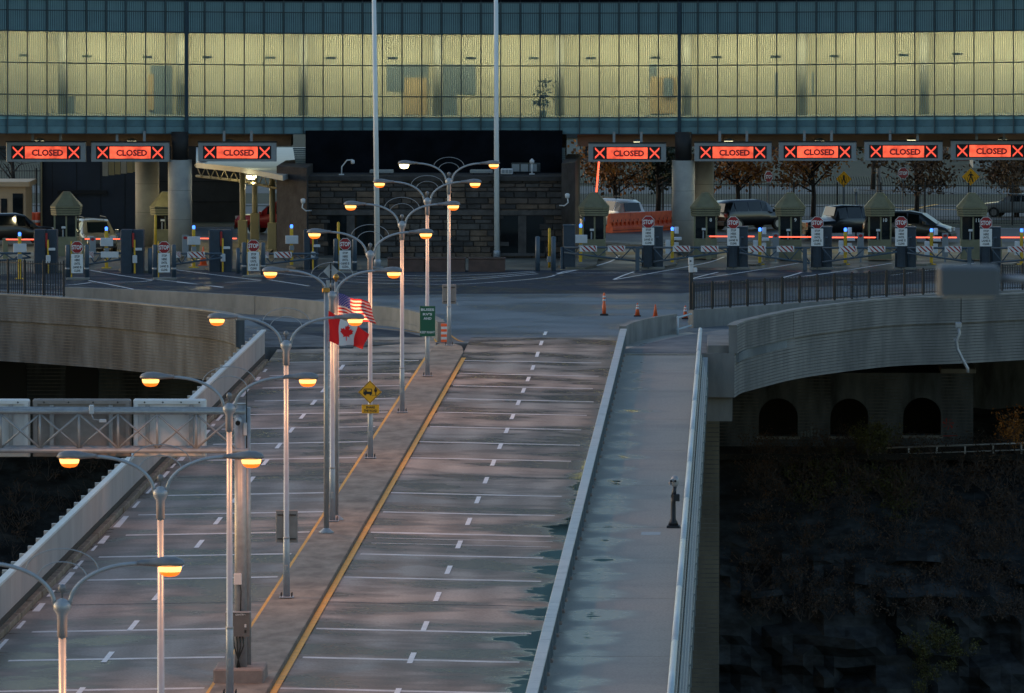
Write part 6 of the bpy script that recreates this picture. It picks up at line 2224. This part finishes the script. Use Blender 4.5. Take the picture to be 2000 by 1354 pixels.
for P in ([(710, 765), (726.5, 765), (727, 770), (709.5, 770)], [(711.5, 770), (715, 770), (715, 772.5), (711.5, 772.5)], [(722, 770), (725.5, 770), (725.5, 772.5), (722, 772.5)], [(710.6, 760.5), (712, 760.5), (711.5, 765), (709.7, 765)],
          [(724.8, 760.5), (726.2, 760.5), (727.2, 765), (725.5, 765)], [(711, 759.3), (725.8, 759.3), (726.3, 760.6), (710.4, 760.6)], [(713.5, 761.5), (716, 761.5), (717, 765), (712.5, 765)], [(726.5, 772), (738, 772), (738, 772.7), (726.5, 772.7)],
          [(732.2, 757), (735.2, 757), (735.2, 760), (732.2, 760)], [(731.5, 760.3), (736, 760.3), (735.6, 766), (732, 766)], [(730.8, 760.5), (731.6, 760.5), (732, 765), (731, 765)], [(735.9, 760.5), (736.8, 760.5), (736.5, 765), (735.7, 765)], [(733, 766), (734.8, 766), (734.5, 772), (733.3, 772)]):
    mb.prism(pxp(P)[::-1], -.017, -.0125)
mb.build('pictogram', MT['black_ink'], t)
MB().box(-.05, .05, .013, .06, -.2, .2).build('strap', MT['galv'], t)
p = AY(723.5, 799, Y)
t = thing('warning_plaque', 'small yellow plaque reading share the road', 'sign', p)
MB().bbox(-17 * k_, 17 * k_, -.012, .012, -8.5 * k_, 8.5 * k_, .01).build('plate', MT['yellow_sign'], t)
MB().box(-16 * k_, 16 * k_, -.0135, -.0125, -7.7 * k_, -7.2 * k_).build('border', MT['black_ink'], t)
MB().box(-16 * k_, 16 * k_, -.0135, -.0125, 7.2 * k_, 7.7 * k_).build('border', MT['black_ink'], t)
put_text(MB(), 'SHARE', 0, -.016, 3.2 * k_, 5 * k_, -17.5 * k_).build('lettering', MT['black_ink'], t)
put_text(MB(), 'THE ROAD', 0, -.016, -3.4 * k_, 5 * k_, -26 * k_).build('lettering', MT['black_ink'], t)
MB().box(-.05, .05, .013, .06, -.1, .1).build('strap', MT['galv'], t)

# diamond sign seen from behind
p = AY(646, 530, 357.0)
t = thing('reversed_sign', 'grey back of a diamond road sign above the barrier wall', 'sign', (p.x, 357.0, 0))
diamond(.37, .02, .04).build('plate', MT['sign_back'], t, (0, 0, p.z))
MB().bbox(-.22, .06, .02, .04, p.z - .75, p.z - .42, .01).build('lower_plate', MT['sign_back'], t)
MB().box(-.03, .03, -.03, .019, 0, p.z + .42).build('post', MT['steel_dark'], t)

# ---- flagpoles and flags
def flagpole(px, pb, pt, r, label, fin):
    b = G(px, pb, 0)
    t = thing('flagpole', label, 'flagpole', b)
    zt = ZZ(pt, b.y)
    MB().lathe([(r * 1.15, .12), (r * .85, zt)], n=12).build('pole', MT['galv'], t)
    MB().lathe([(.24, 0), (.24, .03), (.10, .14), (r * 1.2, .16)], n=12).build('base', MT['galv'], t)
    if fin == 'ball':
        MB().lathe([(.03, zt), (.03, zt + .05), (.08, zt + .09), (.10, zt + .16), (.06, zt + .24), (.01, zt + .26)], n=12).build('gilt_ball', MT['gold'], t)
    else:
        MB().bbox(-.12, .12, -.09, .09, zt, zt + .14, .03).build('truck', MT['gold'], t)
        MB().cyl((0, 0, zt + .14), (0, 0, zt + .3), .012, n=6).build('spike', MT['steel_dark'], t)
    MB().tube([(r + .02, -.05, .9), (r + .03, -.06, zt * .5), (r + .01, -.05, zt - .1)], .007, 4).build('halyard', MT['white_sign'], t)
    return b
b1 = flagpole(637.5, 1041, 572, .075, 'weathered grey flagpole of the red and white maple leaf flag', 'truck')
b2 = flagpole(657, 1016, 552, .06, 'slimmer flagpole with gilt ball, holding the striped flag', 'ball')


class Cloth:
    def __init__(s, c00, c10, c11, c01, Y, amp, waves, ph):     # corners in photo pixels at depth Y: hoist bottom, fly bottom, fly top, hoist top
        s.c = [AY(*q, Y) for q in (c00, c10, c11, c01)]
        s.amp, s.waves, s.ph = amp, waves, ph
    def at(s, u, v, off=0.0):
        a, b, c, d = s.c
        p = a * (1 - u) * (1 - v) + b * u * (1 - v) + c * u * v + d * (1 - u) * v
        w_ = s.amp * u ** .7
        p = p + Vector((.02 * math.sin(6 * v + 3 * u), 0, .05 * s.amp / .12 * math.sin(u * s.waves + s.ph) * math.sin(math.pi * min(1, u * 1.15)) * .8))
        p.y += w_ * math.sin(u * s.waves + v * 1.6 + s.ph) + off
        return p


def cloth_grid(cl, nu, nv, fmat, mats):
    mb = MB()
    for j in range(nv + 1):
        mb.add([cl.at(i / nu, j / nv) for i in range(nu + 1)])
    for j in range(nv):
        for i in range(nu):
            mb.mi = fmat((i + .5) / nu, (j + .5) / nv)
            mb.face([j * (nu + 1) + i, j * (nu + 1) + i + 1, (j + 1) * (nu + 1) + i + 1, (j + 1) * (nu + 1) + i], True)
    return mb


def us_mat(u, v):
    if u < .41 and v > 6 / 13:
        return 2
    return 0 if int(v * 13) % 2 == 0 else 1


us = Cloth((657.5, 617), (735, 633), (721, 590), (657.5, 572.5), b2.y, .13, 8.5, .4)
t = thing('flag', 'stars and stripes flag blowing from the slimmer flagpole', 'flag')
cloth_grid(us, 39, 26, us_mat, None).build('cloth', [MT['us_red'], MT['flag_white'], MT['us_blue']], t)
mb = MB()
for row in range(9):
    for c in range(6 if row % 2 == 0 else 5):
        u0 = .41 * ((c + (.5 if row % 2 == 0 else 1.0)) / 6); v0 = 6 / 13 + 7 / 13 * (row + .7) / 9.4
        for off in (-.006, .006):
            P = []
            for k in range(10):
                rr_ = (.020 if k % 2 == 0 else .009)
                an = math.pi / 2 + k * math.pi / 5
                P.append(us.at(u0 + rr_ * .75 * math.cos(an), v0 + rr_ * 1.3 * math.sin(an), off))
            mb.poly(P)
mb.build('stars', MT['flag_white'], t)
ca = Cloth((642.5, 667), (709, 682), (721, 652), (642.5, 607), b1.y - .16, .16, 7.5, 2.6)
t = thing('flag', 'red and white maple leaf flag on the weathered flagpole', 'flag')
cloth_grid(ca, 40, 16, lambda u, v: 1 if .27 < u < .70 else 0, None).build('cloth', [MT['ca_red'], MT['flag_white']], t)
leaf = [(0, .50), (.07, .36), (.16, .40), (.13, .18), (.27, .28), (.30, .20), (.44, .22), (.39, .10), (.46, .04), (.22, -.14), (.25, -.24), (.03, -.20), (.03, -.46)]
leaf = leaf + [(-x, y) for x, y in leaf[::-1] if x > 0]
import bmesh
bm = bmesh.new()
vs_ = [bm.verts.new((x, y, 0)) for x, y in leaf]
bm.faces.new(vs_)
bmesh.ops.triangulate(bm, faces=bm.faces[:])
bmesh.ops.subdivide_edges(bm, edges=bm.edges[:], cuts=3, use_grid_fill=True)
mb = MB()
bm.verts.index_update()
for off in (-.012, .012):
    n = mb.add([ca.at(.485 + v.co.x * .36, .52 + v.co.y * .72, off) for v in bm.verts])
    for f in bm.faces:
        mb.face([n + v.index for v in f.verts])
bm.free()
mb.build('maple_leaf', MT['ca_red'], t)

# ---- sign gantry
YGN = 195.5
gx = XX(468.5, YGN)
gt_ = thing('sign_gantry', 'overhead steel lattice sign gantry reaching over the roadway from the median', 'gantry')
MB().lathe([(.16, .36), (.145, ZZ(792, YGN))], (gx, YGN, 0), 16).build('post', MT['galv'], gt_)
MB().lathe([(.15, ZZ(792, YGN) + .001), (.15, ZZ(792, YGN) + .03)], (gx, YGN, 0), 16).build('post_cap', MT['galv'], gt_)
MB().lathe([(.10, .36), (.09, ZZ(800, YGN))], (gx + .14, YGN + .5, 0), 12).build('post', MT['galv'], gt_)
MB().bbox(gx - .66, gx + .62, YGN - .7, YGN + 1.2, -.002, .36, .04).build('footing', MT['block'], gt_)
zu, zl = ZZ(805, YGN), ZZ(881, YGN)
xe = gx - 16
for dy, c in ((-.35, 1), (.5, 1)):
    for z in (zu, zl):
        MB().cyl((xe, YGN + dy, z), (gx + (.15 if z == zu else .22), YGN + dy, z), .068, n=10).build('chord', MT['galv'], gt_)
nb = 16
for i in range(nb):
    x1, x0 = gx - .1 - i * 1.0, gx - .1 - (i + 1) * 1.0
    if i % 2 == 0:
        A, B = (x0, zu, x1, zl), (x0, zl, x1, zu)
    for dy in (-.35,):
        MB().cyl((x0, YGN + dy, zu - .06 if i % 2 else zl + .06), (x1, YGN + dy, zl + .06 if i % 2 else zu - .06), .032, n=6).build('web', MT['galv'], gt_)
        MB().cyl((x0, YGN + dy + .02, zl + .06 if i % 2 else zu - .06), (x1, YGN + dy + .02, zu - .06 if i % 2 else zl + .06), .028, n=6).build('web', MT['galv'], gt_)
        MB().cyl((x0, YGN + dy, zl), (x0, YGN + dy, zu), .035, n=6).build('upright', MT['galv'], gt_)
    for z in (zu, zl):
        MB().cyl((x0, YGN - .35, z), (x0, YGN + .5, z), .028, n=6).build('cross_tie', MT['galv'], gt_)
MB().cyl((xe, YGN, 0), (xe, YGN, zu + .3), .16, n=12).build('post', MT['galv'], gt_)
for p0, p1, m, lab in ((-122, 57, 'sign_back_pale', 'pale back of the overhead sign board farthest from the gantry post'), (63.5, 255, 'sign_back_dull', 'dull brown back of the middle overhead sign board'), (260, 402, 'sign_back_pale', 'pale back of the overhead sign board closest to the gantry post')):
    Y = YGN + .62
    a, b = AY(p0, 892.5, Y), AY(p1, 780.5, Y)
    t = thing('overhead_sign', lab, 'sign', ((a.x + b.x) / 2, Y, a.z), group='sign boards on the gantry')
    w_, h_ = (b.x - a.x) / 2, b.z - a.z
    MB().bbox(-w_, w_, .06, .30, 0, h_, .03).build('case', MT[m], t)
    for q in ((-w_ + .03, w_ - .03, .03, .12), (-w_ + .03, w_ - .03, h_ - .12, h_ - .03)):
        MB().box(q[0], q[1], .0, .058, q[2], q[3]).build('frame_rail', MT[m], t)
    for q in ((-w_ + .03, -w_ + .13), (w_ - .13, w_ - .03)):
        MB().box(q[0], q[1], .0, .058, .123, h_ - .123).build('frame_rail', MT[m], t)
    for x in (-w_ * .6, w_ * .6):
        MB().box(x - .05, x + .05, -.1, .057, .14, h_ - .14).build('bracket', MT['galv'], t)
    for k in range(4):
        MB().cyl((-w_ + .3 + k * w_ * .5, -.015, h_ - .075), (-w_ + .3 + k * w_ * .5, -.0005, h_ - .075), .022, n=6).build('bolt', MT['steel_dark'], t)
p = AY(179, 800, YGN - .45)
t = thing('gantry_sensor', 'small sensor clamp on the upper chord of the gantry', 'sensor', p)
MB().bbox(-.06, .06, -.1, .03, -.1, .12, .015).build('clamp', MT['white_box'], t)
MB().tube([(0, -.05, -.1), (.05, -.08, -.25), (.25, -.08, -.28)], .02, 5).build('arm', MT['galv'], t)
MB().bbox(.2, .38, -.12, -.04, -.32, -.24, .015).build('sensor', MT['white_box'], t)
p = AY(466, 822, YGN - .2)
t = thing('gantry_camera', 'white camera with black lens on the gantry post', 'camera', p)
MB().cyl((0, .08, .03), (0, -.18, -.04), .075, n=12).build('body', MT['white_box'], t)
MB().cyl((0, -.181, -.04), (-.01, -.22, -.052), .062, n=12).build('lens', MT['black'], t)
p = AY(478.5, 838, YGN - .1)
t = thing('gantry_box', 'slim pale box and conduit clipped to the gantry post', 'box', p)
MB().bbox(-.04, .05, -.05, .05, -.16, .16, .01).build('box', MT['pink_box'], t)
MB().tube([(.04, 0, 1.0), (.04, 0, -.9)], .018, 6).build('conduit', MT['steel_dark'], t)
p = AY(464.5, 1131, YGN - .22)
t = thing('gantry_box', 'pale square box with cable on the lower gantry post', 'box', p)
MB().bbox(-.1, .1, -.06, .06, -.14, .14, .012).build('box', MT['pink_box'], t)
MB().tube([(.05, 0, -.14), (.08, .02, -.3), (.06, .04, -.9)], .014, 5).build('cable', MT['steel_dark'], t)
p = AY(465, 1220, YGN - .3)
t = thing('control_cabinet', 'grey control cabinet with black cables strapped to the gantry post', 'cabinet', p)
MB().bbox(-.31, .31, -.12, .12, -.30, .31, .012).build('case', MT['cabinet'], t)
MB().bbox(-.32, .32, -.13, .13, .311, .335, .01).build('hood', MT['galv'], t)
MB().box(-.08, .21, -.1225, -.1205, .235, .295).build('name_plate', MT['black_ink'], t)
mb = MB(); put_text(mb, 'GANTRY1', .065, -.1245, .265, .045, -.26); mb.build('lettering', MT['white_sign'], t)
for z in (-.02, -.16):
    MB().bbox(.17, .22, -.14, -.121, z - .04, z + .04, .008).build('latch', MT['white_box'] if z > -.1 else MT['steel_dark'], t)
for k in range(4):
    x = -.12 + k * .08
    MB().tube([(x, 0, -.30), (x + .02, -.02, -.55), (.0, .02, -.9), (x * .6, .05, -1.25)], .018, 6).build('cable', MT['steel_dark'], t)

# ---- cones, delineator, camera post, viewer
def cone(px, pb, h, rows, label):
    p = G(px, pb, -.005)
    t = thing('traffic_cone', label, 'cone', p)
    r0 = h * .2
    MB().bbox(-h * .27, h * .27, -h * .27, h * .27, 0, .05, .015).build('base', MT['rubber'] if rows != 1 else MT['orange_cone'], t)
    def rad(z): return r0 * (1 - z / h) + .03 * z / h
    MB().lathe([(rad(.05), .05), (rad(h), h), (.01, h + .01)], n=14).build('body', MT['orange_cone'], t)
    if rows > 1:
        for a, b in ((.55, .70), (.76, .88)):
            MB().lathe([(rad(a * h) + .004, a * h), (rad(b * h) + .004, b * h)], n=14).build('band', MT['reflect'], t)
cone(1245, 618, .62, 2, 'orange cone with two white bands, halfway between the delineator and the gate')
cone(1280, 620, .60, 1, 'plain orange cone partly behind the curved wall')
cone(1338.5, 623, .62, 2, 'banded orange cone beside the white pipe gate')
cone(397, 519, 1.0, 1, 'tall plain red-orange cone behind the faded lattice gate')
p = G(1180, 616, -.005)
t = thing('delineator', 'tall slim orange delineator post with white bands and black base', 'delineator', p)
MB().bbox(-.19, .19, -.19, .19, 0, .07, .02).build('base', MT['rubber'], t)
MB().lathe([(.09, .07), (.085, .5), (.07, .52), (.055, 1.0), (.04, 1.06)], n=12).build('tube', MT['orange_cone'], t)
for a in (.68, .84):
    MB().lathe([(.075, a), (.073, a + .08)], n=12).build('band', MT['reflect'], t)
p = G(1350, 641, -.05)
t = thing('camera_post', 'black post topped with white cameras at the sidewalk head', 'camera', p)
Yp = p.y
MB().bbox(-.09, .09, -.09, .09, 0, ZZ(530, Yp), .02).build('post', MT['black_iron'], t)
zc2 = ZZ(530, Yp) + .001
MB().bbox(-.12, .1, -.1, .1, zc2, zc2 + .34, .03).build('housing', MT['white_box'], t)
MB().bbox(-.14, .1, -.12, .1, zc2 + .36, zc2 + .68, .02).build('camera_box', MT['white_box'], t)
MB().cyl((-.03, -.121, zc2 + .52), (-.03, -.14, zc2 + .52), .04, n=10).build('lens', MT['black'], t)
MB().bbox(.1, .27, -.14, .06, zc2 + .02, zc2 + .22, .04).build('camera', MT['white_box'], t)
MB().cyl((0, 0, zc2 + .33), (0, 0, zc2 + .37), .04, n=8).build('neck', MT['sign_case'], t)
MB().bbox(-.14, .05, -.1, .1, .55, .62, .01).build('hinge', MT['black_iron'], t)

p = G(1315, 1031, swz)
t = thing('tower_viewer', 'coin-operated binocular viewer on a black pedestal on the sidewalk', 'viewer', p)
MB().bbox(-.21, .21, -.2, .2, 0, .08, .02).build('foot', MT['black_iron'], t)
MB().lathe([(.17, .08), (.13, .2), (.085, .28), (.075, .8), (.08, .98)], n=12).build('pedestal', MT['black_iron'], t)
MB().bbox(-.02, .20, -.13, .1, .85, 1.08, .02).build('step_box', MT['black_iron'], t)
MB().tube([(0, 0, .98), (.03, -.02, 1.15), (.05, 0, 1.32)], [.085, .07, .06], 8).build('yoke', MT['black_iron'], t)
hd = MB()
hd.lathe([(.06, 1.30), (.10, 1.34), (.135, 1.44), (.135, 1.54), (.09, 1.63), (.03, 1.66)], (.05, 0, 0), 12)
hd = hd.build('head', MT['galv'], t)
for s in (-.055, .075):
    MB().cyl((s + .02, -.09, 1.53), (s - .01, -.2, 1.50), .05, n=10).build('eyepiece', MT['galv'], hd)
    MB().cyl((s + .02 - .03, -.201, 1.50), (s - .012, -.21, 1.498), .035, n=8).build('lens', MT['black'], hd)
MB().cyl((-.09, -.02, 1.42), (-.13, -.03, 1.42), .05, n=8).build('knob', MT['galv'], hd)

# ---- street light just in front of the viewpoint, out of focus
Y = 42.0
a, b = AY(1830, 576, Y), AY(1953, 518, Y)
t = thing('near_lamp', 'blurred grey box lamp head on a side arm, close to the viewpoint', 'lamp', ((a.x + b.x) / 2, Y, a.z))
w_, h_ = (b.x - a.x) / 2, b.z - a.z
MB().bbox(-w_, w_, -.12, .12, 0, h_, .02).build('head', MT['near_grey'], t)
MB().box(-w_ * .8, w_ * .8, -.09, .09, -.012, -.001).build('lens', MT['head_clear'], t)
xp = XX(2180, Y) - (a.x + b.x) / 2
MB().cyl((w_ - .01, 0, h_ * .55), (xp, 0, h_ * .40), .022, n=8).build('arm', MT['galv'], t)
MB().cyl((xp, 0, -.6 - a.z), (xp, 0, h_ + .1), .07, .05, 12).build('pole', MT['galv'], t)
